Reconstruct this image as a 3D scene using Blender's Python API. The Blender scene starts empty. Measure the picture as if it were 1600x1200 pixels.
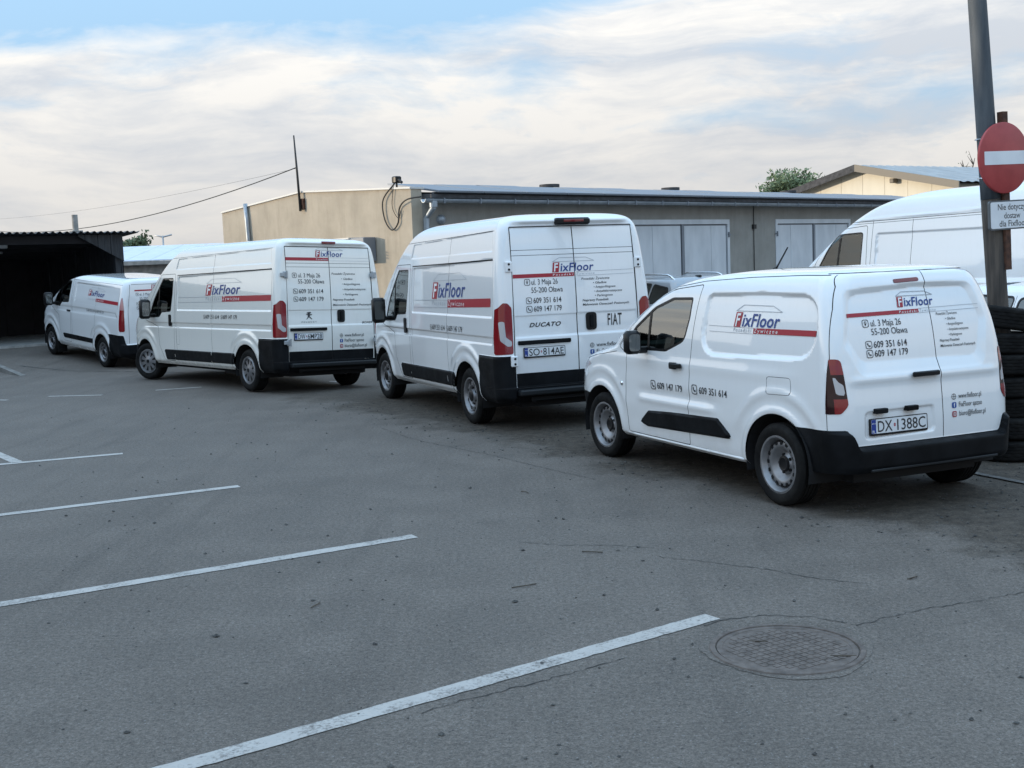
import bpy, math, random
import numpy as np
from mathutils import Matrix, Vector
R = math.radians
SC = bpy.context.scene
COL = SC.collection
random.seed(7)

# ---------------------------------------------------------------- camera
CAM_H, PITCH, ROLL = 1.912, 0.10227, -0.03936
cam_d = bpy.data.cameras.new('camera'); cam = bpy.data.objects.new('camera', cam_d); COL.objects.link(cam)
cam_d.sensor_width = 36.0; cam_d.lens = 36.0*1818.83/1600.0; cam_d.clip_start = 0.1; cam_d.clip_end = 3000
_r, _p, _f = Vector((1, 0, 0)), Vector((0, math.sin(PITCH), math.cos(PITCH))), Vector((0, math.cos(PITCH), -math.sin(PITCH)))
_c, _s = math.cos(ROLL), math.sin(ROLL)
_r2 = _c*_r+_s*_p; _u2 = -_s*_r+_c*_p; _b = -_f
cam.matrix_world = Matrix(((_r2.x, _u2.x, _b.x, 0), (_r2.y, _u2.y, _b.y, 0), (_r2.z, _u2.z, _b.z, CAM_H), (0, 0, 0, 1)))
SC.camera = cam
# ---------------------------------------------------------------- sky and sun
SUN_EL, SUN_AZ = R(7.5), R(270)          # low evening sun from the left (-X)
w = bpy.data.worlds.new('World'); SC.world = w; w.use_nodes = True
nt = w.node_tree; nt.nodes.clear()
def N(tree, typ, **k):
    n = tree.nodes.new(typ)
    for a, b in k.items():
        if a.startswith('i_'):
            key = a[2:]; n.inputs[int(key) if key.isdigit() else key.replace('_', ' ')].default_value = b
        else: setattr(n, a, b)
    return n
def math_n(t, op, a, b=None, clamp=False):
    n = t.nodes.new('ShaderNodeMath'); n.operation = op; n.use_clamp = clamp
    for i, v in enumerate((a, b)):
        if v is None: continue
        if isinstance(v, (int, float)): n.inputs[i].default_value = v
        else: t.links.new(v, n.inputs[i])
    return n.outputs[0]
def mixc(t, fac, a, b):
    n = t.nodes.new('ShaderNodeMix'); n.data_type = 'RGBA'
    for s, v in ((n.inputs[0], fac), (n.inputs[6], a), (n.inputs[7], b)):
        if isinstance(v, (int, float)): s.default_value = v
        elif isinstance(v, tuple): s.default_value = (*v[:3], 1)
        else: t.links.new(v, s)
    return n.outputs[2]
def ramp(t, fac, stops):
    n = t.nodes.new('ShaderNodeValToRGB'); cr = n.color_ramp
    while len(cr.elements) < len(stops): cr.elements.new(0.5)
    for e, (p, c) in zip(cr.elements, stops):
        e.position = p; e.color = (*c, 1) if isinstance(c, tuple) else (c, c, c, 1)
    t.links.new(fac, n.inputs[0]); return n.outputs[0]
def noise(t, vec, scale, detail=4, rough=.55, dist=0.0):
    n = N(t, 'ShaderNodeTexNoise'); n.inputs['Scale'].default_value = scale; n.inputs['Detail'].default_value = detail
    n.inputs['Roughness'].default_value = rough; n.inputs['Distortion'].default_value = dist
    if vec is not None: t.links.new(vec, n.inputs['Vector'])
    return n.outputs[0]
def mapping(t, vec, scale=(1, 1, 1), loc=(0, 0, 0), rot=(0, 0, 0)):
    n = N(t, 'ShaderNodeMapping'); n.inputs['Scale'].default_value = scale; n.inputs['Location'].default_value = loc; n.inputs['Rotation'].default_value = rot
    t.links.new(vec, n.inputs[0]); return n.outputs[0]
SKY_OPEN = 1.7
sky = N(nt, 'ShaderNodeTexSky'); sky.sky_type = 'NISHITA'; sky.sun_disc = False
sky.sun_elevation = SUN_EL; sky.sun_rotation = SUN_AZ; sky.air_density = 1.0; sky.dust_density = 1.2; sky.ozone_density = 1.5
tc = N(nt, 'ShaderNodeTexCoord')
sep = N(nt, 'ShaderNodeSeparateXYZ'); nt.links.new(tc.outputs['Generated'], sep.inputs[0])
elev = sep.outputs[2]
G = tc.outputs['Generated']
warp = N(nt, 'ShaderNodeVectorMath', operation='MULTIPLY_ADD')      # slow billow so that the layers are not straight bands
wn = N(nt, 'ShaderNodeTexNoise'); wn.inputs['Scale'].default_value = 3.0; wn.inputs['Detail'].default_value = 3; nt.links.new(mapping(nt, G, (1, 1, 2.5)), wn.inputs['Vector'])
nt.links.new(wn.outputs['Color'], warp.inputs[0]); warp.inputs[1].default_value = (.10, .10, .07); nt.links.new(G, warp.inputs[2])
GW = warp.outputs[0]
n_big = noise(nt, mapping(nt, GW, (2.2, 2.2, 8.0), (3.1, 0.4, 1.75)), 1.5, 7, .55, .2)
n_band = noise(nt, mapping(nt, GW, (2.0, 2.0, 13.0), (0.3, 5.2, .6)), 1.5, 8, .58, .3)
n_fine = noise(nt, mapping(nt, GW, (9.0, 9.0, 32.0), (1, 2, 3)), 2.2, 7, .62, .3)
# cover: closed towards the horizon, opening to blue higher up
up = math_n(nt, 'MAXIMUM', elev, 0.0)
cov = math_n(nt, 'ADD', math_n(nt, 'MULTIPLY', n_big, 1.7), math_n(nt, 'MULTIPLY', n_fine, .30))
cov = math_n(nt, 'SUBTRACT', cov, math_n(nt, 'MULTIPLY', math_n(nt, 'MINIMUM', up, .40), SKY_OPEN))
gap_v = N(nt, 'ShaderNodeVectorMath', operation='LENGTH'); nt.links.new(mapping(nt, GW, (2.7, 1.0, 14.0), (.45, -1.03, -3.65)), gap_v.inputs[0])   # the blue opening between the cloud sheets
cov = math_n(nt, 'SUBTRACT', cov, math_n(nt, 'MULTIPLY', ramp(nt, gap_v.outputs['Value'], [(.25, 1.0), (1.0, 0.0)]), .85))
cov = ramp(nt, cov, [(.30, 0.0), (.66, 1.0)])
shade = ramp(nt, math_n(nt, 'ADD', math_n(nt, 'MULTIPLY', n_band, .85), math_n(nt, 'MULTIPLY', n_fine, .25)), [(.44, 0.0), (.63, 1.0)])
CL = 4.2
cloud = mixc(nt, shade, (.76*CL, .815*CL, .89*CL), (1.12*CL, 1.10*CL, 1.06*CL))
hz = ramp(nt, elev, [(0.0, 1.0), (.16, 0.0)])
cloud = mixc(nt, math_n(nt, 'MULTIPLY', hz, .45), cloud, (1.02*CL, .98*CL, .95*CL))
blue = mixc(nt, .8, sky.outputs[0], (.50*CL, .80*CL, 1.14*CL))
final = mixc(nt, cov, blue, cloud)
# standard overcast distribution: the cloud layer is brighter overhead than at the horizon
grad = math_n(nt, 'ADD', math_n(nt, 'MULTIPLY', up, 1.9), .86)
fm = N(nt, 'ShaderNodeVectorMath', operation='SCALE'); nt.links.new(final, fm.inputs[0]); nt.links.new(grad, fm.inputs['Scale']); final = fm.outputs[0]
# glow of the low sun behind thin cloud, on the left outside the picture
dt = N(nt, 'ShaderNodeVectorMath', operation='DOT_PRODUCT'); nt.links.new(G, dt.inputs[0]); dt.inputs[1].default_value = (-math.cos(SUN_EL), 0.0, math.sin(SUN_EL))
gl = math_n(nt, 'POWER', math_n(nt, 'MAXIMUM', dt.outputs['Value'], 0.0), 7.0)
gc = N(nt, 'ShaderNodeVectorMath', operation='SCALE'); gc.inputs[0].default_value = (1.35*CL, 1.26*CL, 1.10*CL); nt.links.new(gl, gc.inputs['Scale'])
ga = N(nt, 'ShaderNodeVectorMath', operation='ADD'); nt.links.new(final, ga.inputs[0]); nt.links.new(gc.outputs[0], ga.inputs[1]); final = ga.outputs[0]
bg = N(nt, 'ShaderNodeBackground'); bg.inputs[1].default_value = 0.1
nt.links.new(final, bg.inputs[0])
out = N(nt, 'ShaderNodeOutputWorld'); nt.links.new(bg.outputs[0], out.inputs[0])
sun_d = bpy.data.lights.new('sun', 'SUN'); sun_d.energy = 1.6; sun_d.angle = R(0.8); sun_d.color = (1.0, .84, .64)
sun = bpy.data.objects.new('sun', sun_d); COL.objects.link(sun)
_sd = Vector((-math.cos(SUN_EL), -0.03, math.sin(SUN_EL)))     # direction towards the sun
sun.rotation_euler = _sd.to_track_quat('Z', 'Y').to_euler(); sun.location = (-30, 10, 12)
vs = SC.view_settings; vs.view_transform = 'Standard'; vs.look = 'None'; vs.exposure = 0.85; vs.gamma = 1.0; vs.use_curve_mapping = False
SC.cycles.use_denoising = True
SC.cycles.max_bounces = 8; SC.cycles.transparent_max_bounces = 12

# ---------------------------------------------------------------- materials
MATS = {}
def mat(name, base=(.5, .5, .5), rough=.5, metal=0.0, coat=0.0, spec=.5, build=None):
    m = bpy.data.materials.new(name); m.use_nodes = True; t = m.node_tree
    b = t.nodes['Principled BSDF']
    b.inputs['Base Color'].default_value = (*base, 1); b.inputs['Roughness'].default_value = rough; b.inputs['Metallic'].default_value = metal
    b.inputs['Coat Weight'].default_value = coat; b.inputs['Coat Roughness'].default_value = .05; b.inputs['Specular IOR Level'].default_value = spec
    if build: build(t, b)
    MATS[name] = m; return m
def objco(t): return N(t, 'ShaderNodeTexCoord').outputs['Object']
def bump(t, b, h, strength=.2, dist=.01):
    n = N(t, 'ShaderNodeBump'); n.inputs['Strength'].default_value = strength; n.inputs['Distance'].default_value = dist
    t.links.new(h, n.inputs['Height']); t.links.new(n.outputs[0], b.inputs['Normal'])
def varied(c1, c2, scale=3, stretch=(1, 1, 1), lo=.35, hi=.65, rough=None, bmp=None, bscale=60, detail=6):
    def f(t, b):
        v = mapping(t, objco(t), stretch)
        t.links.new(mixc(t, ramp(t, noise(t, v, scale, detail), [(lo, 0.0), (hi, 1.0)]), c1, c2), b.inputs['Base Color'])
        if rough: t.links.new(ramp(t, noise(t, v, scale*2.3, 4), [(.3, rough[0]), (.7, rough[1])]), b.inputs['Roughness'])
        if bmp: bump(t, b, noise(t, v, bscale, 5), bmp)
    return f
def paint_build(tint, dirt):
    def f(t, b):
        o = objco(t); sp = N(t, 'ShaderNodeSeparateXYZ'); t.links.new(o, sp.inputs[0])
        low = ramp(t, sp.outputs[2], [(.25, 1.0), (.62, 0.0)])        # road film thrown up along the sills
        dn = ramp(t, noise(t, o, 5, 7, .65), [(.35, 0.0), (.75, 1.0)])
        streak = ramp(t, noise(t, mapping(t, o, (14, 14, 1.2)), 2.0, 5), [(.52, 0.0), (.8, 1.0)])
        fac = math_n(t, 'ADD', math_n(t, 'MULTIPLY', math_n(t, 'MULTIPLY', low, dn), .55*dirt), math_n(t, 'MULTIPLY', streak, .10*dirt), True)
        t.links.new(mixc(t, fac, tint, (.30, .275, .24)), b.inputs['Base Color'])
        t.links.new(math_n(t, 'ADD', math_n(t, 'MULTIPLY', fac, .5), .20), b.inputs['Roughness'])
        t.links.new(math_n(t, 'SUBTRACT', 1.0, math_n(t, 'MULTIPLY', fac, 1.5, True)), b.inputs['Coat Weight'])
        b.inputs['Coat Roughness'].default_value = .025; b.inputs['Coat IOR'].default_value = 1.65
    return f
mat('paint', (.80, .81, .82), .22, coat=.6, build=paint_build((.84, .845, .85), .5))
mat('paint_cream', (.78, .77, .74), .25, coat=.5, build=paint_build((.83, .81, .76), .9))
mat('paint_grey', (.76, .78, .80), .25, coat=.5, build=paint_build((.82, .83, .84), .6))
mat('paint_silver', (.30, .32, .345), .28, metal=.35, coat=.6)
mat('plastic', (.008, .009, .010), .5, spec=.12, build=varied((.004, .0045, .0055), (.009, .010, .012), 4, rough=(.45, .62), bmp=.08, bscale=400))
mat('plastic_step', (.016, .018, .020), .45, spec=.25)
mat('gap', (.012, .012, .014), .8)
mat('trim', (.007, .007, .008), .38, spec=.3)
mat('dark', (.010, .010, .011), .9)
mat('lining', (.018, .018, .019), .8)
mat('seat', (.045, .05, .06), .85, build=varied((.035, .04, .05), (.07, .075, .085), 9))
mat('red_lens', (.22, .004, .008), .10, coat=.4)
mat('pink_lens', (.50, .24, .24), .12, coat=.8)
mat('mirror', (.16, .18, .19), .05, 1.0)
mat('dark_red_lens', (.020, .003, .004), .12, coat=.1, spec=.35)
mat('clear_lens', (.46, .45, .46), .12, coat=.8)
mat('brake_lens', (.16, .008, .012), .15, coat=.6)
mat('rubber', (.009, .009, .010), .75, spec=.15, build=varied((.005, .005, .0055), (.014, .0135, .013), 7, rough=(.6, .9), bmp=.1, bscale=90))
mat('rim', (.32, .33, .34), .42, metal=.7, build=varied((.20, .20, .21), (.30, .30, .31), 8))
mat('rim_dark', (.13, .13, .135), .5, metal=.5)
mat('chrome', (.75, .76, .78), .15, metal=1.0)
mat('steel', (.40, .42, .44), .45, metal=.6)
mat('vinyl_red', (.36, .014, .030), .35)
mat('vinyl_blue', (.012, .050, .22), .35)
mat('vinyl_black', (.02, .022, .026), .4)
mat('vinyl_white', (.82, .82, .82), .35)
mat('vinyl_grey', (.38, .40, .43), .4)
mat('plate_white', (.70, .72, .74), .4)
mat('plate_blue', (.01, .04, .25), .4)
mat('icon_blue', (.02, .08, .30), .4)
mat('icon_red', (.35, .04, .06), .4)
def glass_mat(name, tint, refl=1.0):
    m = bpy.data.materials.new(name); m.use_nodes = True; t = m.node_tree; t.nodes.clear()
    fr = N(t, 'ShaderNodeFresnel'); fr.inputs[0].default_value = 1.62
    tr = N(t, 'ShaderNodeBsdfTransparent'); tr.inputs[0].default_value = (*tint, 1)
    gl = N(t, 'ShaderNodeBsdfGlossy'); gl.inputs['Roughness'].default_value = .02; gl.inputs[0].default_value = (.95, .97, .96, 1)
    mx = N(t, 'ShaderNodeMixShader'); t.links.new(math_n(t, 'ADD', fr.outputs[0], .10*refl, True), mx.inputs[0]); t.links.new(tr.outputs[0], mx.inputs[1]); t.links.new(gl.outputs[0], mx.inputs[2])
    o = N(t, 'ShaderNodeOutputMaterial'); t.links.new(mx.outputs[0], o.inputs[0]); MATS[name] = m
glass_mat('glass', (.50, .60, .56), 1.5); glass_mat('glass_dark', (.10, .12, .12)); glass_mat('glass_green', (.30, .44, .38), .1)

# ---------------------------------------------------------------- mesh helpers
class MB:
    """collects boxes, tubes, lathes and prisms; build() links them as one mesh object"""
    def __init__(s): s.v = []; s.f = []
    def add(s, vs, fs):
        o = len(s.v); s.v += [tuple(map(float, q)) for q in vs]; s.f += [tuple(i+o for i in f) for f in fs]; return s
    def box(s, a, b, M=None):
        (x0, y0, z0), (x1, y1, z1) = a, b
        vs = [(x0, y0, z0), (x1, y0, z0), (x1, y1, z0), (x0, y1, z0), (x0, y0, z1), (x1, y0, z1), (x1, y1, z1), (x0, y1, z1)]
        if M is not None: vs = [M @ Vector(q) for q in vs]
        return s.add(vs, [(0, 3, 2, 1), (4, 5, 6, 7), (0, 1, 5, 4), (1, 2, 6, 5), (2, 3, 7, 6), (3, 0, 4, 7)])
    def rbox(s, a, b, r=.01, M=None, n=3):
        """box with rounded vertical (z) edges and chamfered top and bottom"""
        (x0, y0, z0), (x1, y1, z1) = a, b
        def ring(ins, z):
            pts = []
            for cx, cy, a0 in ((x1-r, y1-r, 0), (x0+r, y1-r, 90), (x0+r, y0+r, 180), (x1-r, y0+r, 270)):
                for k in range(n+1):
                    t = R(a0+90*k/n); pts.append((cx+(r-ins)*math.cos(t), cy+(r-ins)*math.sin(t), z))
            return pts
        c = min(r*.5, (z1-z0)*.3)
        L = [ring(c, z0), ring(0, z0+c), ring(0, z1-c), ring(c, z1)]
        m = len(L[0]); vs = sum(L, []); fs = [tuple(range(m-1, -1, -1)), tuple(range(3*m, 4*m))]
        for j in range(3):
            for i in range(m): fs.append((j*m+i, j*m+(i+1) % m, (j+1)*m+(i+1) % m, (j+1)*m+i))
        if M is not None: vs = [M @ Vector(q) for q in vs]
        return s.add(vs, fs)
    def tube(s, pts, r, n=8, caps=True):
        pts = [Vector(q) for q in pts]; rr = r if isinstance(r, (list, tuple)) else [r]*len(pts)
        vs = []; prev = None
        for i, q in enumerate(pts):
            d = (pts[min(i+1, len(pts)-1)]-pts[max(i-1, 0)]).normalized()
            if prev is None: a = d.orthogonal().normalized()
            else: a = (prev-d*prev.dot(d)).normalized()
            prev = a; b = d.cross(a)
            vs += [q+rr[i]*(math.cos(2*math.pi*k/n)*a+math.sin(2*math.pi*k/n)*b) for k in range(n)]
        fs = [(i*n+k, i*n+(k+1) % n, (i+1)*n+(k+1) % n, (i+1)*n+k) for i in range(len(pts)-1) for k in range(n)]
        if caps: fs += [tuple(range(n-1, -1, -1)), tuple((len(pts)-1)*n+k for k in range(n))]
        return s.add(vs, fs)
    def lathe(s, prof, n=32, M=None, close=False):
        """prof: (r, h) pairs turned about local z"""
        vs = []; m = len(prof)
        for k in range(n):
            c, q = math.cos(2*math.pi*k/n), math.sin(2*math.pi*k/n)
            vs += [(r*c, r*q, h) for r, h in prof]
        fs = []
        for k in range(n):
            k2 = (k+1) % n
            for j in range(m if close else m-1):
                j2 = (j+1) % m; fs.append((k*m+j, k2*m+j, k2*m+j2, k*m+j2))
        if M is not None: vs = [M @ Vector(q) for q in vs]
        return s.add(vs, fs)
    def prism(s, poly, h0, h1, M=None):
        n = len(poly); vs = [(x, y, h0) for x, y in poly]+[(x, y, h1) for x, y in poly]
        fs = [tuple(range(n-1, -1, -1)), tuple(range(n, 2*n))]+[(i, (i+1) % n, n+(i+1) % n, n+i) for i in range(n)]
        if M is not None: vs = [M @ Vector(q) for q in vs]
        return s.add(vs, fs)
    def build(s, name, m, parent=None, smooth=False, **k):
        me = bpy.data.meshes.new(name); me.from_pydata(s.v, [], s.f); me.update()
        return link(name, me, m, parent, smooth, **k)
def link(name, me, m, parent=None, smooth=False, **k):
    o = bpy.data.objects.new(name, me); COL.objects.link(o)
    if m is not None and len(me.materials) == 0: me.materials.append(MATS[m] if isinstance(m, str) else m)
    if smooth is True: me.shade_smooth()
    elif smooth:
        me.shade_smooth()
        try: me.set_sharp_from_angle(angle=R(smooth))
        except Exception: pass
    if parent is not None: o.parent = parent
    tag(o, **k); return o
def tag(o, label=None, cat=None, group=None, kind=None):
    if label: o['label'] = label
    if cat: o['category'] = cat
    if group: o['group'] = group
    if kind: o['kind'] = kind
    return o
def empty(name, loc=(0, 0, 0), rot=(0, 0, 0), **k):
    o = bpy.data.objects.new(name, None); o.location = loc; o.rotation_euler = rot; COL.objects.link(o); return tag(o, **k)
def copy_tree(o, parent=None):
    c = o.copy(); COL.objects.link(c); c.parent = parent
    for ch in list(o.children): copy_tree(ch, c)
    return c

# ---------------------------------------------------------------- lie of the land
DV = (-8.257, 26.227, 2.3062)       # the far van stands on a ramp that climbs to the shed
def sstep(a, b, x):
    t = np.clip((np.asarray(x, float)-a)/(b-a), 0, 1); return t*t*(3-2*t)
def gz(x, y):
    x = np.asarray(x, float); y = np.asarray(y, float)
    q = (x-DV[0])*math.cos(DV[2])+(y-DV[1])*math.sin(DV[2])
    z = .068*np.where(q < -.6, 0, np.where(q < .6, (q+.6)**2/2.4, np.minimum(q, 5.5)))
    z = z*sstep(1.5, -2.5, (x+5.5)*.73+(y-27)*.69-2.0)
    z = z-.075*np.exp(-((x+2.5)**2+(y-20.5)**2)/1.6)
    return z
# ---------------------------------------------------------------- vehicle shells
def pchip(xk, yk):
    xk = np.asarray(xk, float); yk = np.asarray(yk, float)
    h = np.diff(xk); d = np.diff(yk)/h; m = np.zeros(len(xk))
    for i in range(1, len(xk)-1):
        if d[i-1]*d[i] > 0:
            w1, w2 = 2*h[i]+h[i-1], h[i]+2*h[i-1]; m[i] = (w1+w2)/(w1/d[i-1]+w2/d[i])
    m[0], m[-1] = d[0], d[-1]
    def f(x):
        x = np.clip(x, xk[0], xk[-1]); i = np.clip(np.searchsorted(xk, x, 'right')-1, 0, len(h)-1)
        t = (x-xk[i])/h[i]; t2 = t*t; t3 = t2*t
        return (2*t3-3*t2+1)*yk[i]+(t3-2*t2+t)*h[i]*m[i]+(-2*t3+3*t2)*yk[i+1]+(t3-t2)*h[i]*m[i+1]
    return f
def rpoly(pts, r=.03, n=5):
    """polygon with rounded corners; a point may carry its own radius"""
    out = []; m = len(pts)
    for i in range(m):
        p0, p, p1 = (np.array(pts[j % m][:2], float) for j in (i-1, i, i+1))
        rr = pts[i][2] if len(pts[i]) > 2 else r
        a = p0-p; b = p1-p; la, lb = np.linalg.norm(a), np.linalg.norm(b); a /= la; b /= lb
        ang = math.acos(max(-1, min(1, float(a@b)))); k = min(rr/max(math.tan(ang/2), 1e-3), la*.48, lb*.48)
        if k < 1e-4: out.append(tuple(p)); continue
        s, e = p+a*k, p+b*k
        for j in range(n+1):
            t = j/n; out.append(tuple((1-t)**2*s+2*t*(1-t)*p+t*t*e))
    return out
def sd_poly(pts, res=.008):
    """signed distance to a polygon, read from a fine lookup grid"""
    f = sd_exact(pts); A = np.array(pts, float); lo, hi = A.min(0)-.14, A.max(0)+.14
    nx, nz = int((hi[0]-lo[0])/res)+2, int((hi[1]-lo[1])/res)+2
    X, Z = np.meshgrid(lo[0]+res*np.arange(nx), lo[1]+res*np.arange(nz), indexing='ij'); T = f(X.ravel(), Z.ravel()).reshape(nx, nz)
    def g(x, z):
        a = (np.asarray(x, float)-lo[0])/res; b = (np.asarray(z, float)-lo[1])/res
        ok = (a >= 0) & (b >= 0) & (a < nx-1) & (b < nz-1)
        a = np.clip(a, 0, nx-1.001); b = np.clip(b, 0, nz-1.001); i = a.astype(int); j = b.astype(int); a = a-i; b = b-j
        d = T[i, j]*(1-a)*(1-b)+T[i+1, j]*a*(1-b)+T[i, j+1]*(1-a)*b+T[i+1, j+1]*a*b
        return np.where(ok, d, .14)
    return g
def sd_exact(pts):
    A = np.array(pts, float); B = np.roll(A, -1, 0)
    lo, hi = A.min(0)-.15, A.max(0)+.15
    def f(X, Z):
        X = np.asarray(X, float); Z = np.asarray(Z, float); out = np.full(X.shape, .15)
        msk = (X > lo[0]) & (X < hi[0]) & (Z > lo[1]) & (Z < hi[1])
        if not msk.any(): return out
        P = np.stack([X[msk], Z[msk]], -1); d2 = np.full(len(P), 1e9); ins = np.zeros(len(P), bool)
        for a, b in zip(A, B):
            e = b-a; q = P-a; t = np.clip((q@e)/max(e@e, 1e-12), 0, 1); r = q-t[:, None]*e; d2 = np.minimum(d2, (r*r).sum(1))
            c = ((a[1] > P[:, 1]) != (b[1] > P[:, 1]))
            with np.errstate(divide='ignore', invalid='ignore'):
                c &= P[:, 0] < (b[0]-a[0])*(P[:, 1]-a[1])/(b[1]-a[1] if b[1] != a[1] else 1e-9)+a[0]
            ins ^= c
        d = np.sqrt(d2); out[msk] = np.where(ins, -d, d); return out
    return f
def sd_line(pts):
    A = np.array(pts, float)
    def f(X, Z):
        P = np.stack([X, Z], -1); best = np.full(len(P), 1e9); sgn = np.ones(len(P))
        for a, b in zip(A[:-1], A[1:]):
            e = b-a; q = P-a; t = np.clip((q@e)/max(e@e, 1e-12), 0, 1); r = q-t[:, None]*e; d = np.sqrt((r*r).sum(1))
            c = e[0]*q[:, 1]-e[1]*q[:, 0]; m = d < best; best = np.where(m, d, best); sgn = np.where(m, np.where(c < 0, -1, 1), sgn)
        return best*sgn
    return f
class Shell:
    """car body: a stack of rounded plan outlines (rows), cut into panels along curves"""
    def __init__(s, rows, cols, zs_extra=(), dz=.022, taper=None, disp_side=None, disp_rear=None, roof=None, bow=.02):
        T = np.array([r for r in rows], float)
        L = np.concatenate([[0], np.cumsum(np.sqrt((np.diff(T[:, 0:2], axis=0)**2).sum(1)+(.25*np.diff(T[:, 2]))**2+(.25*np.diff(T[:, 3]))**2))])
        s.vk = L; s.fn = [pchip(L, T[:, i]) for i in range(8)]
        s.taper = taper; s.ds = disp_side; s.dr = disp_rear; s.roof = roof; s.bow = bow
        vs = set(np.round(np.linspace(0, L[-1], int(L[-1]/dz)+1), 5))
        for z in zs_extra: vs.add(round(float(s.v_of(z)), 5))
        vs = sorted(vs); keep = [vs[0]]
        for v in vs[1:]:
            if v-keep[-1] > .003: keep.append(v)
        keep[-1] = L[-1]; vs = np.array(keep)
        nf, nc, nl, nr, nrc, nre = cols
        half = np.concatenate([np.linspace(0, 1, nf, False), 1+np.linspace(0, 1, nc, False), 2+np.linspace(0, 1, nl, False), 3+np.linspace(0, 1, nrc, False), 4+np.linspace(0, 1, nre+1)])
        halfr = np.concatenate([np.linspace(0, 1, nf, False), 1+np.linspace(0, 1, nc, False), 2+np.linspace(0, 1, nr, False), 3+np.linspace(0, 1, nrc, False), 4+np.linspace(0, 1, nre+1)])
        us = np.concatenate([half, (10-halfr)[::-1][1:-1]]); nu, nv = len(us), len(vs)
        U, V = np.meshgrid(us, vs, indexing='ij'); s.uv = np.stack([U.ravel(), V.ravel()], 1)
        q = []
        for i in range(nu):
            i2 = (i+1) % nu
            for j in range(nv-1): q.append((i*nv+j, i2*nv+j, i2*nv+j+1, i*nv+j+1))
        s.K = 10; M = np.full((len(q), s.K), -1, int); M[:, :4] = q
        s.poly = M; s.tag = np.zeros(len(q), int); s.names = ['body']
        s.P = s.pos(s.uv)
    def v_of(s, z):
        v = np.linspace(0, s.vk[-1], 1500); zz = s.fn[0](v); return np.interp(z, zz, v)
    def pos(s, uv, disp=True):
        u = np.where(uv[:, 0] > 10, uv[:, 0]-10, uv[:, 0]); right = u > 5; u = np.where(right, 10-u, u)
        z, w, xf, xr, rfx, rfy, rrx, rry = (f(uv[:, 1]) for f in s.fn)
        rfy = np.minimum(rfy, w*.98); rry = np.minimum(rry, w*.98)
        seg = np.minimum(u.astype(int), 4); t = u-seg
        x = np.zeros_like(z); y = np.zeros_like(z)
        m = seg == 0; y[m] = (t*(w-rfy))[m]; x[m] = xf[m]
        m = seg == 1; a = t*math.pi/2; x[m] = (xf-rfx+rfx*np.cos(a))[m]; y[m] = (w-rfy+rfy*np.sin(a))[m]
        m = seg == 2; x[m] = (xf-rfx+t*(xr+rrx-xf+rfx))[m]; y[m] = w[m]
        m = seg == 3; x[m] = (xr+rrx-rrx*np.sin(a))[m]; y[m] = (w-rry+rry*np.cos(a))[m]
        m = seg == 4; x[m] = xr[m]; y[m] = ((1-t)*(w-rry))[m]
        yn = np.clip(y/np.maximum(w, .05), 0, 1)
        rearw = np.where(seg == 4, 1, np.where(seg == 3, np.sin(a)**2, 0)); frontw = np.where(seg == 0, 1, np.where(seg == 1, np.cos(a)**2, 0))
        sidew = np.where(seg == 2, 1, np.where(seg == 3, np.cos(a)**2, np.where(seg == 1, np.sin(a)**2, 0)))
        wf = np.clip((w-.25)/.3, 0, 1)
        x = x-s.bow*(1-yn**2)*rearw*wf+.10*(1-yn**2)*frontw*wf
        if s.taper is not None: y = y*s.taper(x, z)
        if s.roof is not None: z = z+s.roof(x, y, z)
        if disp:
            if s.ds is not None:
                m = np.nonzero(sidew > 0)[0]
                if len(m): y[m] = y[m]+s.ds(x[m], z[m])*sidew[m]
            if s.dr is not None:
                m = np.nonzero(rearw > 0)[0]
                if len(m): x[m] = x[m]-s.dr(np.where(right[m], -y[m], y[m]), z[m])*rearw[m]
        return np.stack([x, np.where(right, -y, y), z], 1)
    def normal(s, uv):
        e = 2e-3; d = np.array([[e, 0]]); k = np.array([[0, e]])
        a = s.pos(uv+d)-s.pos(uv-d); b = s.pos(uv+k)-s.pos(uv-k)
        n = np.cross(a, b); l = np.linalg.norm(n, axis=1, keepdims=True); n = n/np.maximum(l, 1e-12)
        return -n if s.flip() else n
    def vnormals(s):
        n0 = 0 if not hasattr(s, '_vn') else len(s._vn)
        if n0 < len(s.uv):
            nn = s.normal(s.uv[n0:]); s._vn = nn if n0 == 0 else np.concatenate([s._vn, nn])
        return s._vn
    def flip(s):
        if not hasattr(s, '_fl'):
            uv = np.array([[2.5, s.vk[-1]*.3]]); e = 2e-3
            a = s.pos(uv+[[e, 0]])-s.pos(uv-[[e, 0]]); b = s.pos(uv+[[0, e]])-s.pos(uv-[[0, e]])
            s._fl = np.cross(a, b)[0, 1] < 0
        return s._fl
    def tid(s, n):
        if n not in s.names: s.names.append(n)
        return s.names.index(n)
    def split(s, g, name=None, within=None):
        """cut along g=0 (g takes points); the inside (g<0) of panels in `within` becomes `name`"""
        G = g(s.P); G = np.where(np.abs(G) < 1e-6, 1e-6, G)
        msk = s.poly >= 0; gv = np.where(msk, G[s.poly], np.nan)
        with np.errstate(all='ignore'): mn = np.nanmin(gv, 1); mx = np.nanmax(gv, 1)
        sel = np.ones(len(s.poly), bool) if within is None else np.isin(s.tag, [s.tid(q) for q in within])
        inside = sel & (mx < 0)
        tid = None if name is None else s.tid(name)
        if tid is not None: s.tag[inside] = tid
        cr = np.nonzero(sel & (mn < 0) & (mx > 0))[0]
        if len(cr) == 0: return
        edges = {}
        for c in cr:
            p = [i for i in s.poly[c] if i >= 0]
            for a, b in zip(p, p[1:]+p[:1]):
                if (G[a] < 0) != (G[b] < 0): edges.setdefault((min(a, b), max(a, b)), None)
        E = np.array(list(edges)); ua, ub = s.uv[E[:, 0]].copy(), s.uv[E[:, 1]].copy()
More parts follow.
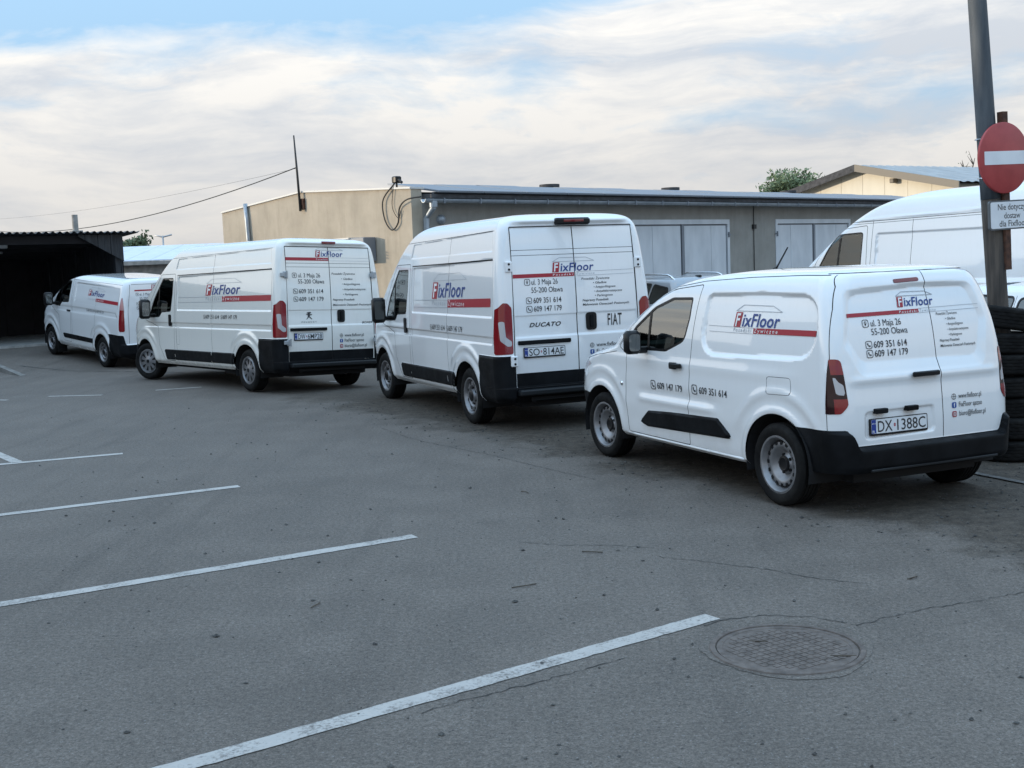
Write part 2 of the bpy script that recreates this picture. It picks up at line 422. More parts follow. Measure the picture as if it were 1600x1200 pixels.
        wrap = np.abs(ua[:, 0]-ub[:, 0]) > 5
        ua[wrap & (ua[:, 0] < 1), 0] += 10; ub[wrap & (ub[:, 0] < 1), 0] += 10
        ga = G[E[:, 0]]
        lo, hi = np.zeros(len(E)), np.ones(len(E))
        for _ in range(11):
            mid = (lo+hi)/2; gm = g(s.pos(ua+(ub-ua)*mid[:, None])); same = (gm < 0) == (ga < 0)
            lo = np.where(same, mid, lo); hi = np.where(same, hi, mid)
        nuv = ua+(ub-ua)*((lo+hi)/2)[:, None]; base = len(s.uv)
        s.uv = np.concatenate([s.uv, nuv]); s.P = np.concatenate([s.P, s.pos(nuv)])
        idx = {tuple(e): base+k for k, e in enumerate(E)}
        keep = np.ones(len(s.poly), bool); keep[cr] = False; NP, NT = [], []
        for c in cr:
            p = [i for i in s.poly[c] if i >= 0]; pi, po = [], []
            for a, b in zip(p, p[1:]+p[:1]):
                (pi if G[a] < 0 else po).append(a)
                if (G[a] < 0) != (G[b] < 0): k = idx[(min(a, b), max(a, b))]; pi.append(k); po.append(k)
            for q, tg in ((pi, s.tag[c] if tid is None else tid), (po, s.tag[c])):
                while len(q) > s.K: q = q[:-1]
                if len(q) >= 3: NP.append(q+[-1]*(s.K-len(q))); NT.append(tg)
        s.poly = np.concatenate([s.poly[keep], np.array(NP, int)]); s.tag = np.concatenate([s.tag[keep], np.array(NT, int)])
    def groove(s, f, wd, name='gap', within=('body',), lim=None):
        """narrow joint of half width wd along the signed curve f=0, only where lim<0"""
        L = (lambda P: np.full(len(P), -1.0)) if lim is None else lim
        s.split(lambda P: np.where(L(P) < .06, f(P), np.sign(f(P))*.2), None, within)
        s.split(lambda P: np.maximum(np.abs(f(P))-wd, L(P)), name, within)
    # region helpers: coordinates on the left (+y), right or both sides, or on the rear face
    def side(s, f, which='L'):
        sg = {'L': 1, 'R': -1}.get(which)
        def g(P):
            d = f(P[:, 0], P[:, 2]); yy = np.abs(P[:, 1]) if sg is None else sg*P[:, 1]
            return np.maximum(d, .30-yy)
        return g
    def rear(s, f, xmax=-.25):
        return lambda P: np.maximum(f(P[:, 1], P[:, 2]), P[:, 0]-xmax)
    def front(s, f, xmin=1.0):
        return lambda P: np.maximum(f(P[:, 1], P[:, 2]), xmin-P[:, 0])
    def extract(s, names, objname, material, parent, off=0.0, flipn=False, where=None, lab=None):
        ids = [s.tid(n) for n in names]; m = np.isin(s.tag, ids)
        if where is not None:
            pm = s.poly[m]; k = (pm >= 0)[:, :, None]; cen = (s.P[np.maximum(pm, 0)]*k).sum(1)/np.maximum(k.sum(1), 1)
            mm = np.nonzero(m)[0]; m = np.zeros(len(s.tag), bool); m[mm[where(cen)]] = True
        if not m.any(): return None
        pol = s.poly[m]; used = np.unique(pol[pol >= 0]); mp = np.full(len(s.uv), -1); mp[used] = np.arange(len(used))
        nrm = s.vnormals()[used]; P = s.P[used]+nrm*off
        rev = s.flip() != flipn
        faces = []
        for p in pol:
            q = [int(mp[i]) for i in p if i >= 0]; faces.append(q[::-1] if rev else q)
        me = bpy.data.meshes.new(objname); me.from_pydata(P.tolist(), [], faces); me.update()
        me.shade_smooth()
        try: me.normals_split_custom_set_from_vertices((nrm*(-1 if flipn else 1)).tolist())
        except Exception: pass
        o = link(objname, me, material, parent)
        if lab: o['label'] = lab
        return o
    # points on the panels for lettering
    def _row(s, z): return s.v_of(z)
    def side_uv(s, x, z, right=False):
        x = np.asarray(x, float); z = np.asarray(z, float); v = s._row(z)
        for _ in range(3 if s.roof is not None else 1):
            _, w, xf, xr, rfx, rfy, rrx, rry = (f(v) for f in s.fn)
            xa, xb = xf-rfx, xr+rrx
            t = (x-xa)/(xb-xa); u = 2+t
            rc = x < xb; ph = np.arcsin(np.clip((xb-x)/rrx, 0, 1)); u = np.where(rc, 3+ph/(math.pi/2), u)
            fc = x > xa; ph = np.arccos(np.clip((x-xa)/rfx, 0, 1)); u = np.where(fc, 1+ph/(math.pi/2), u)
            if s.roof is None: break
            P = s.pos(np.stack([u, v], 1), False); v = s._row(s.fn[0](v)+z-P[:, 2])
        return np.stack([10-u if right else u, v], 1)
    def rear_uv(s, y, z):
        y = np.asarray(y, float); z = np.asarray(z, float); v = s._row(z); ay = np.abs(y)
        k = np.ones_like(ay)
        for _ in range(4):
            _, w, xf, xr, rfx, rfy, rrx, rry = (f(v) for f in s.fn); yy = ay/k
            u = np.where(yy < w-rry, 5-yy/np.maximum(w-rry, .01), 3+np.arccos(np.clip((yy-(w-rry))/rry, 0, 1))/(math.pi/2))
            P = s.pos(np.stack([u, v], 1), False); k = np.where(yy > .02, np.maximum(P[:, 1], 1e-3)/np.maximum(yy, 1e-3), k)
            if s.roof is not None: v = s._row(s.fn[0](v)+z-P[:, 2])
        return np.stack([np.where(y >= 0, u, 10-u), v], 1)
    def wrap(s, where, A, Z, off=.0025):
        """(A, Z) panel coordinates -> points just proud of the panel. A is x on a side, y on the rear"""
        A = np.asarray(A, float); Z = np.asarray(Z, float)
        uv = s.rear_uv(A, Z) if where == 'rear' else s.side_uv(A, Z, where == 'R')
        return s.pos(uv)+s.normal(uv)*off
# lettering -------------------------------------------------------
_fc = bpy.data.curves.new('lettering_source', 'FONT'); _fo = bpy.data.objects.new('lettering_source', _fc)
COL.objects.link(_fo)
CAPH = .682
def text_flat(body, bold=0.0, shear=0.0, space=1.0):
    _fc.body = body; _fc.offset = bold; _fc.shear = shear; _fc.space_character = space; _fc.resolution_u = 3; _fc.fill_mode = 'FRONT'
    bpy.context.view_layer.update()
    me = bpy.data.meshes.new_from_object(_fo); n = len(me.vertices)
    co = np.zeros(n*3); me.vertices.foreach_get('co', co); co = co.reshape(-1, 3)
    fs = [tuple(p.vertices) for p in me.polygons]; bpy.data.meshes.remove(me)
    return co[:, :2], fs
class Decal:
    """flat print on a panel; pieces are added in panel coordinates and wrapped onto the shell"""
    def __init__(s): s.a = []; s.z = []; s.f = []
    def add(s, A, Z, fs):
        o = len(s.a); s.a += list(map(float, A)); s.z += list(map(float, Z)); s.f += [tuple(i+o for i in f) for f in fs]; return s
    def text(s, body, a0, a1, z0, cap, bold=0.0, shear=0.0, space=1.0, dz=0.0):
        """text from a0 (left as read) to a1, baseline z0 at a0 rising by dz to a1, capital height cap"""
        co, fs = text_flat(body, bold, shear, space); x0, x1 = co[:, 0].min(), co[:, 0].max()
        t = (co[:, 0]-x0)/(x1-x0)
        return s.add(a0+(a1-a0)*t, z0+co[:, 1]*cap/CAPH+dz*t, fs)
    def poly(s, pts):
        return s.add([p[0] for p in pts], [p[1] for p in pts], [tuple(range(len(pts)))])
    def strip(s, a0, a1, z0, z1, n=24, dz=0.0):
        A, Z, F = [], [], []
        for i in range(n+1):
            t = i/n; A += [a0+(a1-a0)*t]*2; Z += [z0+dz*t, z1+dz*t]
            if i: F.append((2*i-2, 2*i, 2*i+1, 2*i-1))
        return s.add(A, Z, F)
    def line(s, pts, wd=.004):
        for (a0, z0), (a1, z1) in zip(pts[:-1], pts[1:]):
            d = np.array([a1-a0, z1-z0]); L = np.linalg.norm(d); nn = np.array([-d[1], d[0]])/L*wd/2
            n = max(1, int(L/.08))
            A, Z, F = [], [], []
            for i in range(n+1):
                c = np.array([a0, z0])+d*i/n; A += [c[0]-nn[0], c[0]+nn[0]]; Z += [c[1]-nn[1], c[1]+nn[1]]
                if i: F.append((2*i-2, 2*i, 2*i+1, 2*i-1))
            s.add(A, Z, F)
        return s
    def ring(s, a, z, r, wd=.006, sq=True):
        n = 20; pts = []
        for k in range(n):
            t = 2*math.pi*k/n; c, q = math.cos(t), math.sin(t)
            if sq: c, q = math.copysign(abs(c)**.5, c), math.copysign(abs(q)**.5, q)
            pts.append((c, q))
        A = [a+r*c for c, q in pts]+[a+(r-wd)*c for c, q in pts]; Z = [z+r*q for c, q in pts]+[z+(r-wd)*q for c, q in pts]
        return s.add(A, Z, [(k, (k+1) % n, n+(k+1) % n, n+k) for k in range(n)])
    def disc(s, a, z, r, sq=True):
        n = 20; pts = []
        for k in range(n):
            t = 2*math.pi*k/n; c, q = math.cos(t), math.sin(t)
            if sq: c, q = math.copysign(abs(c)**.5, c), math.copysign(abs(q)**.5, q)
            pts.append((a+r*c, z+r*q))
        return s.poly(pts)
    def handset(s, a, z, r, sg):
        """telephone receiver inside its round-cornered frame; sg = reading direction"""
        s.ring(a, z, r, r*.16)
        pts = [(-.45, .45), (-.2, .5), (-.1, .2), (-.22, .08), (.02, -.18), (.18, -.06), (.5, -.2), (.45, -.45), (.2, -.52), (-.2, -.3), (-.48, .1)]
        return s.poly([(a+sg*p*r, z+q*r) for p, q in pts])
    def build(s, sh, where, name, m, parent, off=.0025):
        if not s.f: return None
        V = sh.wrap(where, s.a, s.z, off)
        me = bpy.data.meshes.new(name); me.from_pydata(V.tolist(), [], s.f); me.update()
        return link(name, me, m, parent, kind='stuff')
# wheels ----------------------------------------------------------
def make_wheel(parent, x, y, r, wd, rim_r, style='slots', steer=0.0, side=1):
    """tyre, rim and hub; the wheel's outer face looks along +y on the left side (side=1)"""
    M = Matrix.Translation((x, y, r)) @ Matrix.Rotation(steer, 4, 'Z') @ Matrix.Rotation(R(-90)*side, 4, 'X')   # local z -> outward
    h = wd/2
    t = MB(); pr = [(rim_r*.97, -h*.75), (rim_r+.012, -h*.88), (rim_r+(r-rim_r)*.5, -h*1.0), (r-.022, -h*.93), (r-.006, -h*.80)]
    for k in range(5):
        a = -h*.78+1.56*h*k/5; b = -h*.78+1.56*h*(k+1)/5; pr += [(r, a+.006), (r, b-.006)]
        if k < 4: pr += [(r-.009, b-.004), (r-.009, b+.004)]
    pr += [(r-.006, h*.80), (r-.022, h*.93), (rim_r+(r-rim_r)*.72, h*.985), (rim_r+(r-rim_r)*.66, h*1.005), (rim_r+(r-rim_r)*.4, h*1.0), (rim_r+.012, h*.90), (rim_r*.97, h*.78)]
    t.lathe(pr, 56, M)
    wheel = None
    rm = MB()
    rm.lathe([(rim_r+.010, h*.84), (rim_r+.012, h*.90), (rim_r-.004, h*.91), (rim_r-.016, h*.80), (rim_r-.03, h*.30), (rim_r-.045, h*.05)], 56, M)
    if style == 'slots':        # pressed steel wheel with a ring of slots
        rm.lathe([(rim_r-.045, h*.05), (rim_r-.048, h*.30), (rim_r*.80, h*.50), (rim_r*.70, h*.56), (rim_r*.60, h*.50), (rim_r*.47, h*.12), (rim_r*.40, h*.05), (rim_r*.36, h*.10), (rim_r*.28, h*.30), (0.001, h*.32)], 56, M)
    elif style == 'trim':       # plastic wheel trim with spokes
        rm.lathe([(rim_r-.016, h*.82), (rim_r*.88, h*.92), (rim_r*.86, h*.80), (rim_r*.45, h*.80), (rim_r*.30, h*.95), (.001, h*.98)], 56, M)
    else:                       # eight round holes
        rm.lathe([(rim_r-.045, h*.05), (rim_r-.05, h*.35), (rim_r*.82, h*.62), (rim_r*.62, h*.66), (rim_r*.50, h*.40), (rim_r*.42, h*.38), (rim_r*.34, h*.80), (.001, h*.86)], 56, M)
    wheel = rm.build('wheel', 'rim', parent, 40)
    t.build('tyre', 'rubber', wheel, 35)
    hb = MB()
    if style == 'slots':
        n = 16
        for k in range(n):
            a = 2*math.pi*k/n; K = M @ Matrix.Rotation(a, 4, 'Z'); rr = rim_r*.765; hw = rim_r*.062
            hb.prism(rpoly([(rr-hw*1.0, -hw), (rr+hw*1.15, -hw*1.15), (rr+hw*1.15, hw*1.15), (rr-hw*1.0, hw)], hw*.5, 3), h*.47, h*.565, K)
        hb.lathe([(rim_r*.30, h*.28), (rim_r*.29, h*.36), (rim_r*.22, h*.40), (rim_r*.18, h*.36), (.001, h*.36)], 24, M)
        for k in range(5):
            a = 2*math.pi*k/5; K = M @ Matrix.Rotation(a, 4, 'Z') @ Matrix.Translation((rim_r*.33, 0, 0)); hb.lathe([(.014, h*.10), (.013, h*.26), (.001, h*.27)], 8, K)
        hb.build('hub_cap', 'trim', wheel, 40, kind='stuff')
    elif style == 'trim':
        n = 9
        for k in range(n):
            a = 2*math.pi*k/n; K = M @ Matrix.Rotation(a, 4, 'Z')
            hb.prism(rpoly([(rim_r*.44, -rim_r*.045), (rim_r*.84, -rim_r*.16), (rim_r*.84, rim_r*.10), (rim_r*.44, rim_r*.02)], .008, 3), h*.70, h*.815, K)
        hb.lathe([(rim_r*.16, h*.95), (rim_r*.15, h*1.0), (.001, h*1.01)], 20, M)
        hb.build('hub_cap', 'trim', wheel, 40, kind='stuff')
    else:
        n = 8
        for k in range(n):
            a = 2*math.pi*(k+.5)/n; K = M @ Matrix.Rotation(a, 4, 'Z') @ Matrix.Translation((rim_r*.74, 0, 0))
            hb.lathe([(rim_r*.105, h*.50), (rim_r*.10, h*.655), (.001, h*.65)], 14, K)
        hb.lathe([(rim_r*.33, h*.80), (rim_r*.26, h*.90), (.001, h*.92)], 24, M)
        for k in range(5):
            a = 2*math.pi*k/5; K = M @ Matrix.Rotation(a, 4, 'Z') @ Matrix.Translation((rim_r*.44, 0, 0)); hb.lathe([(.016, h*.35), (.015, h*.60), (.001, h*.61)], 8, K)
        hb.build('hub_cap', 'trim', wheel, 40, kind='stuff')
    return wheel
def wheel_well(parent, x, y, r, depth, zc, side):
    """dark liner behind an arch opening"""
    mb = MB(); n = 20; vs = []; fs = []
    for k in range(n+1):
        a = R(-15)+R(210)*k/n
        for d in (0, depth): vs.append((x+r*math.cos(a), side*(y-d), zc+r*math.sin(a)))
        if k: fs.append((2*k-2, 2*k, 2*k+1, 2*k-1))
    c = len(vs); vs.append((x, side*(y-depth), zc)); fs += [(2*k+1, 2*k+3, c) for k in range(n)]
    mb.add(vs, fs); return mb.build('wheel_liner', 'dark', parent)
# ---------------------------------------------------------------- pieces shared by the vans
def arch_sd(xc, zc, r, flat=0.0):
    pts = [(xc+r*math.cos(a), zc+r*math.sin(a)) for a in np.linspace(R(-8), R(188), 40)]
    pts += [(xc-r*1.0, -.2), (xc+r*1.0, -.2)]
    return sd_poly(pts)
def logo(D, a0, a1, zb, cap, dz=0.0, sg=-1):
    """company mark: white F in a red box, blue letters, thin roof outline. D = dict of decals"""
    W = a1-a0; f = lambda t: a0+W*t; s = cap*.10
    D['red'].poly([(f(0), zb-s), (f(.155), zb-s), (f(.185), zb+cap*1.12), (f(.03), zb+cap*1.12)])
    D['white'].text('F', f(.04), f(.150), zb+cap*.02, cap*.98, .02, .14)
    D['blue'].text('ixFloor', f(.195), f(1.0), zb+dz*.2, cap, .016, .16, 1.06, dz*.8)
    D['thin'].line([(f(.02), zb+cap*1.22), (f(.18), zb+cap*1.70), (f(.82), zb+cap*1.66+dz), (f(1.02), zb+cap*1.2+dz), (f(.02), zb+cap*1.22)], .005)
def decals(): return {k: Decal() for k in ('red', 'white', 'blue', 'thin', 'dark', 'iconblue', 'iconred')}
DEC = {'red': ('stripe', 'vinyl_red', .0034), 'white': ('logo_initial', 'vinyl_white', .0056), 'blue': ('logo_lettering', 'vinyl_blue', .0042), 'thin': ('logo_outline', 'vinyl_grey', .0038),
       'dark': ('lettering', 'vinyl_black', .0042), 'iconblue': ('icon', 'icon_blue', .0034), 'iconred': ('icon', 'icon_red', .0034)}
def put(D, sh, where, root):
    for k, d in D.items():
        n, m, off = DEC[k]; d.build(sh, where, n, m, root, off)
SERVICES = ['Posadzki Żywiczne', '• Gładkie', '• Antypoślizgowe', '• Antyelektrostatyczne', '• Parkingowe', 'Naprawy Posadzek', 'Malowanie Oznaczeń Poziomych']
SVC_W = [.60, .29, .47, .60, .38, .56, 1.0]
SVC_I = [0, .24, .25, .26, .27, .0, .0]
def services(D, a0, width, z_top, dz, cap):
    for i, tx in enumerate(SERVICES):
        l = a0-SVC_I[i]*width; D['dark'].text(tx, l, l-SVC_W[i]*width, z_top-dz*i, cap, .010 if i >= 5 else .004, .12)
def contact(D, y0, y1, zs, cap):
    tx = ['www.fixfloor.pl', 'FixFloor spzoo', 'biuro@fixfloor.pl']; wd = [.86, .87, 1.0]
    r = cap*.62
    for i, t in enumerate(tx):
        zc = zs[i]+cap*.42
        D['dark'].text(t, y0-cap*1.9, y0-cap*1.9+(y1-y0+cap*1.9)*wd[i], zs[i], cap, .004)
        if i == 0:
            D['dark'].ring(y0-r, zc, r, r*.18, False); D['dark'].line([(y0-r*2, zc), (y0, zc)], r*.16); D['dark'].line([(y0-r, zc-r), (y0-r, zc+r)], r*.16)
        elif i == 1:
            D['iconblue'].disc(y0-r, zc, r); D['white'].text('f', y0-r*.7, y0-r*1.3, zc-r*.7, r*1.35, .02)
        else:
            D['iconred'].disc(y0-r, zc, r); D['white'].ring(y0-r, zc, r*.62, r*.14); D['white'].ring(y0-r, zc, r*.3, r*.12, False)
def address(D, y0, y1, z1, z2, cap, w2=.94, ind=.17):
    r = cap*.62
    D['dark'].ring(y0-r, z1+cap*.5, r, r*.16); D['dark'].ring(y0-r, z1+cap*.62, r*.36, r*.15, False); D['dark'].poly([(y0-r*.72, z1+cap*.45), (y0-r*1.28, z1+cap*.45), (y0-r, z1+cap*.1)])
    W = y1-y0
    D['dark'].text('ul. 3 Maja 26', y0+W*(ind+.045), y1, z1, cap); D['dark'].text('55-200 Oława', y0+W*(ind+.03), y0+W*(ind+.03+w2), z2, cap)
def phones(D, y0, y1, z1, z2, cap, a='609 351 614', b='609 147 179'):
    r = cap*.62
    for z, t in ((z1, a), (z2, b)):
        D['dark'].handset(y0-r, z+cap*.5, r, -1); D['dark'].text(t, y0-cap*1.55, y1, z, cap, .006)
def number_plate(root, x, y, z, lean, text, w=.53, h=.125, sep=True):
    """plate on a rear door: x is its outer face, y its middle"""
    M = Matrix.Translation((x, y, z)) @ Matrix.Rotation(lean, 4, 'Y') @ Matrix(((0, 0, -1, 0), (-1, 0, 0, 0), (0, 1, 0, 0), (0, 0, 0, 1)))
    b = MB(); b.prism(rpoly([(-w/2, -h/2), (w/2, -h/2), (w/2, h/2), (-w/2, h/2)], .012, 3), -.012, .006, M)
    o = b.build('number_plate', 'trim', root)
    p = MB(); p.prism(rpoly([(-w/2+.008, -h/2+.016), (w/2-.008, -h/2+.016), (w/2-.008, h/2-.006), (-w/2+.008, h/2-.006)], .008, 3), .006, .0075, M); p.build('plate_face', 'plate_white', o)
    e = MB(); e.prism([(-w/2+.009, -h/2+.017), (-w/2+.05, -h/2+.017), (-w/2+.05, h/2-.007), (-w/2+.009, h/2-.007)], .0075, .0082, M); e.build('country_band', 'plate_blue', o)
    def flat(body, x0, x1, y0, cap, m, nm, bold=.0):
        co, fs = text_flat(body, bold); a, c = co[:, 0].min(), co[:, 0].max()
        q = MB(); q.add([M @ Vector((x0+(u-a)/(c-a)*(x1-x0), y0+v*cap/CAPH, .0088)) for u, v in co], fs); q.build(nm, m, o)
    a, b2 = text.split(' ')
    k = -w/2+.065; tot = w-.065-.02; fa = tot*(.30 if len(a) == 2 else .3)
    flat(a, k, k+fa, -.036, .078, 'vinyl_black', 'plate_lettering', .006)
    flat(b2, k+fa+tot*.10, w/2-.022, -.036, .078, 'vinyl_black', 'plate_lettering', .006)
    flat('PL', -w/2+.016, -w/2+.042, -.044, .022, 'vinyl_white', 'plate_lettering', .0)
    flat('• • •', -w/2+.014, -w/2+.044, .012, .03, 'vinyl_white', 'plate_lettering')
    flat('o', k+fa+tot*.03, k+fa+tot*.07, -.004, .03, 'vinyl_red', 'registration_sticker', .06)
    return o
def cabin(root, xb, xd, zfloor, w, zroof, ysteer, seat_x, zs=.0, rows=2):
    """bulkhead, dashboard, steering wheel and seats behind the glass"""
    m = MB(); zk = zroof-.12; m.prism([(-w+.08, zfloor), (w-.08, zfloor), (w-.10, zfloor+.6), (w*.80-.06, zk), (-w*.80+.06, zk), (-w+.10, zfloor+.6)], xb-.02, xb, Matrix(((0, 0, 1, 0), (1, 0, 0, 0), (0, 1, 0, 0), (0, 0, 0, 1)))); m.build('bulkhead', 'lining', root)
    m = MB(); m.rbox((xd-.30, -w+.10, zfloor+.25), (xd+.30, w-.10, zfloor+.62+zs), .12); m.build('dashboard', 'lining', root, 40)
    M = Matrix.Translation((xd-.42, ysteer, zfloor+.62+zs)) @ Matrix.Rotation(R(62), 4, 'Y')
    m = MB(); m.lathe([(.185+.016*math.cos(t), .016*math.sin(t)) for t in np.linspace(0, 2*math.pi, 9)[:-1]], 28, M, True); m.box((-.18, -.02, -.01), (.18, .02, .01), M); m.rbox((-.07, -.07, -.02), (.07, .07, .02), .02, M)
    m.build('steering_wheel', 'trim', root, 40)
    for y in ((ysteer, -ysteer) if rows == 2 else (ysteer,)):
        m = MB(); m.rbox((seat_x-.25, y-.25, zfloor+.10), (seat_x+.28, y+.25, zfloor+.34), .08)
        K = Matrix.Translation((seat_x-.24, y, zfloor+.30)) @ Matrix.Rotation(R(-14), 4, 'Y')
        m.rbox((-.10, -.24, 0), (.08, .24, .60), .07, K); m.rbox((-.06, -.13, .64), (.05, .13, .84), .05, K); m.box((-.01, -.06, .58), (.01, .06, .66), K)
        m.build('seat', 'seat', root, 40)
def door_mirror(root, x, y, z, h, wd, d, side, mat_arm='trim', shell='trim', zb=None):
    m = MB(); M = Matrix.Translation((x, side*(y+wd/2+.05), z)) @ Matrix.Rotation(R(-8)*side, 4, 'Z')
    m.rbox((-d*.5, -wd/2, -h/2), (d*.5, wd/2, h/2), min(d, wd)*.42, M, 5)
    m.tube([(x+.02, side*(y-.04), (z-h*.35) if zb is None else zb), (x, side*(y+.10), z-h*.35)], .032, 8)
    o = m.build('door_mirror', shell, root, 45)
    g = MB(); K = M @ Matrix(((0, 0, -1, -d*.5-.002), (-1, 0, 0, 0), (0, 1, 0, 0), (0, 0, 0, 1)))
    g.prism(rpoly([(-wd*.34, -h*.36), (wd*.34, -h*.36), (wd*.34, h*.36), (-wd*.34, h*.36)], .03, 4), 0, .004, K); g.build('mirror_glass', 'mirror', o)
    return o
def underbody(root, x0, x1, w, z0, z1):
    m = MB(); m.box((x0, -w, z0), (x1, w, z1)); m.tube([(x0+.1, -w*.5, z0+.02), (x1-1.0, -w*.5, z0+.02)], .04, 8)
    m.box((.46, -w-.27, .37), (x1-1.06, w+.27, .41)); m.build('underbody', 'dark', root)
def axles(root, xs, r, t):
    m = MB()
    for x in xs: m.tube([(x, -t, r), (x, t, r)], .05, 8)
    m.build('axle', 'dark', root)

# ---------------------------------------------------------------- small van nearest the camera
def van_small():
    x, y, a = 2.812, 9.10, 1.97866
    root = empty('delivery_van', (x, y, float(gz(x, y))), (0, 0, a), label='small white panel van nearest the camera, plate DX 1388C, black bumper', cat='van', group='company vans parked in a row')
    rows = [  # z, half width, front x, rear x, corner radii front (x,y) rear (x,y)
        (.27, .865, 3.50, -.60, .62, .55, .25, .22), (.31, .900, 3.56, -.63, .62, .55, .14, .22), (.46, .912, 3.60, -.635, .60, .52, .14, .22),
        (.62, .922, 3.60, -.635, .58, .50, .14, .22), (.80, .922, 3.56, -.625, .55, .48, .14, .22), (.92, .915, 3.48, -.612, .52, .46, .14, .22),
        (1.00, .908, 3.30, -.605, .50, .44, .14, .22), (1.06, .903, 3.02, -.597, .44, .40, .14, .22), (1.10, .899, 2.80, -.59, .36, .34, .14, .22),
        (1.20, .888, 2.63, -.575, .30, .26, .14, .22), (1.34, .866, 2.38, -.548, .28, .24, .14, .22), (1.50, .833, 2.08, -.505, .26, .24, .14, .22),
        (1.62, .798, 1.82, -.465, .25, .24, .14, .22), (1.69, .765, 1.60, -.435, .25, .24, .14, .22), (1.735, .722, 1.36, -.405, .25, .24, .14, .22),
        (1.765, .650, 1.08, -.350, .25, .24, .14, .22), (1.785, .520, .85, -.24, .22, .20, .22, .20), (1.797, .30, .60, -.05, .15, .14, .15, .14), (1.80, .004, .40, .20, .003, .003, .003, .003)]
    pan = sd_poly(rpoly([(1.02, 1.605, .07), (.30, 1.622, .1), (-.385, 1.605, .24), (-.405, 1.13, .26), (1.045, 1.095, .26)], .08, 10))
    clad = sd_poly(rpoly([(2.045, .430), (1.87, .552), (1.5, .575), (.745, .600), (.525, .445), (1.9, .402)], .035))
    plate_rec = sd_poly(rpoly([(.605, .545), (.60, .765), (-.055, .775), (-.06, .560)], .05))
    rp_in = sd_poly(rpoly([(.56, 1.115), (.665, 1.28), (.585, 1.588), (.0, 1.628), (-.515, 1.618), (-.60, 1.38), (-.52, 1.10)], .09, 6))
    rp_out = sd_poly(rpoly([(.60, 1.01), (.715, 1.24), (.635, 1.635), (.0, 1.665), (-.565, 1.655), (-.65, 1.38), (-.575, 1.015)], .10, 6))
    lim = lambda yy: .515+.122*sstep(.675, .745, np.abs(yy))
    def ds(X, Z):
        d = -.024*np.clip((-pan(X, Z)+.004)/.028, 0, 1)
        d = d+.024*sstep(.0, .022, -clad(X, Z))
        for xc in (0, 2.785):
            rr = np.hypot(X-xc, (Z-.33)*1.0); up = sstep(.15, .45, Z)
            d = d+.016*np.exp(-((rr-.40)/.040)**2)*up+.010*np.exp(-((rr-.545)/.040)**2)*up*sstep(.5, .7, Z)
        d = d+.012*np.exp(-((Z-.655)/.035)**2)*sstep(.70, .95, X)*sstep(2.12, 1.95, X)       # swage above the cladding
        d = d-.012*np.exp(-((Z-.72)/.05)**2)*sstep(.60, .95, X)*sstep(2.15, 1.9, X)
        d = d+.008*np.exp(-((Z-.995)/.05)**2)*sstep(-.4, .1, X)                                     # shoulder
        return d
    def dr(Y, Z):
        b = lim(Y)-Z; d = .075*sstep(0, .03, b)-.05*sstep(.37, .28, Z)
        d = d-.016*sstep(0, .03, -plate_rec(Y, Z))
        si, so = rp_in(Y, Z), rp_out(Y, Z); d = d-.026*np.clip(-so/np.maximum(si-so, 1e-4), 0, 1)*(so < 0)
        d = d+.010*np.exp(-((Z-.985)/.03)**2)*sstep(.75, .6, np.abs(Y))
        return d
    taper = lambda X, Z: 1-.030*sstep(1.9, 3.3, X)-.068*sstep(.6, -.75, X)
    sh = Shell(rows, (6, 9, 190, 60, 16, 60), (.515, .495, .53, .64, .62, .61), .021, taper, ds, dr)
    both = lambda f: sh.side(f, 'B')
    for xc in (0, 2.785): sh.split(both(arch_sd(xc, .325, .385)), 'cut')
    # crisp edges along pressings
    for f, sd in ((pan, 'B'), (clad, 'B')):
        sh.split(sh.side(lambda X, Z, f=f: f(X, Z)-.004, sd)); sh.split(sh.side(lambda X, Z, f=f: f(X, Z)+.024, sd))
    for f in (rp_in, rp_out, plate_rec): sh.split(sh.rear(f))
    sh.split(sh.rear(lambda Y, Z: plate_rec(Y, Z)+.03))
    # bumpers
    for k in (0, .03): sh.split(lambda P, k=k: np.maximum(P[:, 2]+k-lim(P[:, 1]), P[:, 0]+.20))
    sh.split(lambda P: np.maximum(P[:, 2]-lim(P[:, 1]), P[:, 0]+.20), 'bumper', ['body'])
    sh.split(lambda P: np.maximum(P[:, 2]-.62-.10*sstep(.75, .3, np.abs(P[:, 1])), 2.75-P[:, 0]), 'bumper_front', ['body'])
    sh.split(sh.front(sd_poly(rpoly([(-.5, .66), (.5, .66), (.55, .80), (-.55, .80)], .04)), 2.9), 'bumper_front', ['body'])
    for s in (1, -1):
        sh.split(sh.front(sd_poly(rpoly([(s*.50, .80), (s*.86, .78), (s*.90, .93), (s*.55, .90)], .03)), 2.85), 'head_lamp', ['body'])
    sh.split(lambda P: np.maximum(P[:, 2]-.322, P[:, 0]+.30), 'cut', ['bumper'])
    # tail lamps wrap the corner up to the side panel seam
    seam = lambda Z: np.interp(Z, [.6, 1.157, 1.5, 1.66, 1.75], [-.545, -.518, -.462, -.418, -.36])
    for s in (1, -1):
        lp = sd_poly(rpoly([(s*1.2, .755), (s*.775, .755), (s*.722, .815), (s*.735, 1.0), (s*.745, 1.145), (s*1.2, 1.155)], .035))
        sh.split(lambda P, lp=lp: np.maximum(lp(P[:, 1], P[:, 2]), P[:, 0]-seam(P[:, 2])-.006), 'lamp', ['body'])
    sh.split(lambda P: P[:, 2]-.862, 'lamp_low', ['lamp']); sh.split(lambda P: 1.035-P[:, 2], 'lamp_top', ['lamp'])
    midp = sd_poly(rpoly([(.738, .885), (.795, .895), (.806, 1.015), (.794, 1.02), (.778, .985), (.745, .960)], .008)); sh.split(lambda P: midp(np.abs(P[:, 1]), P[:, 2]), 'lamp_mid', ['lamp'])
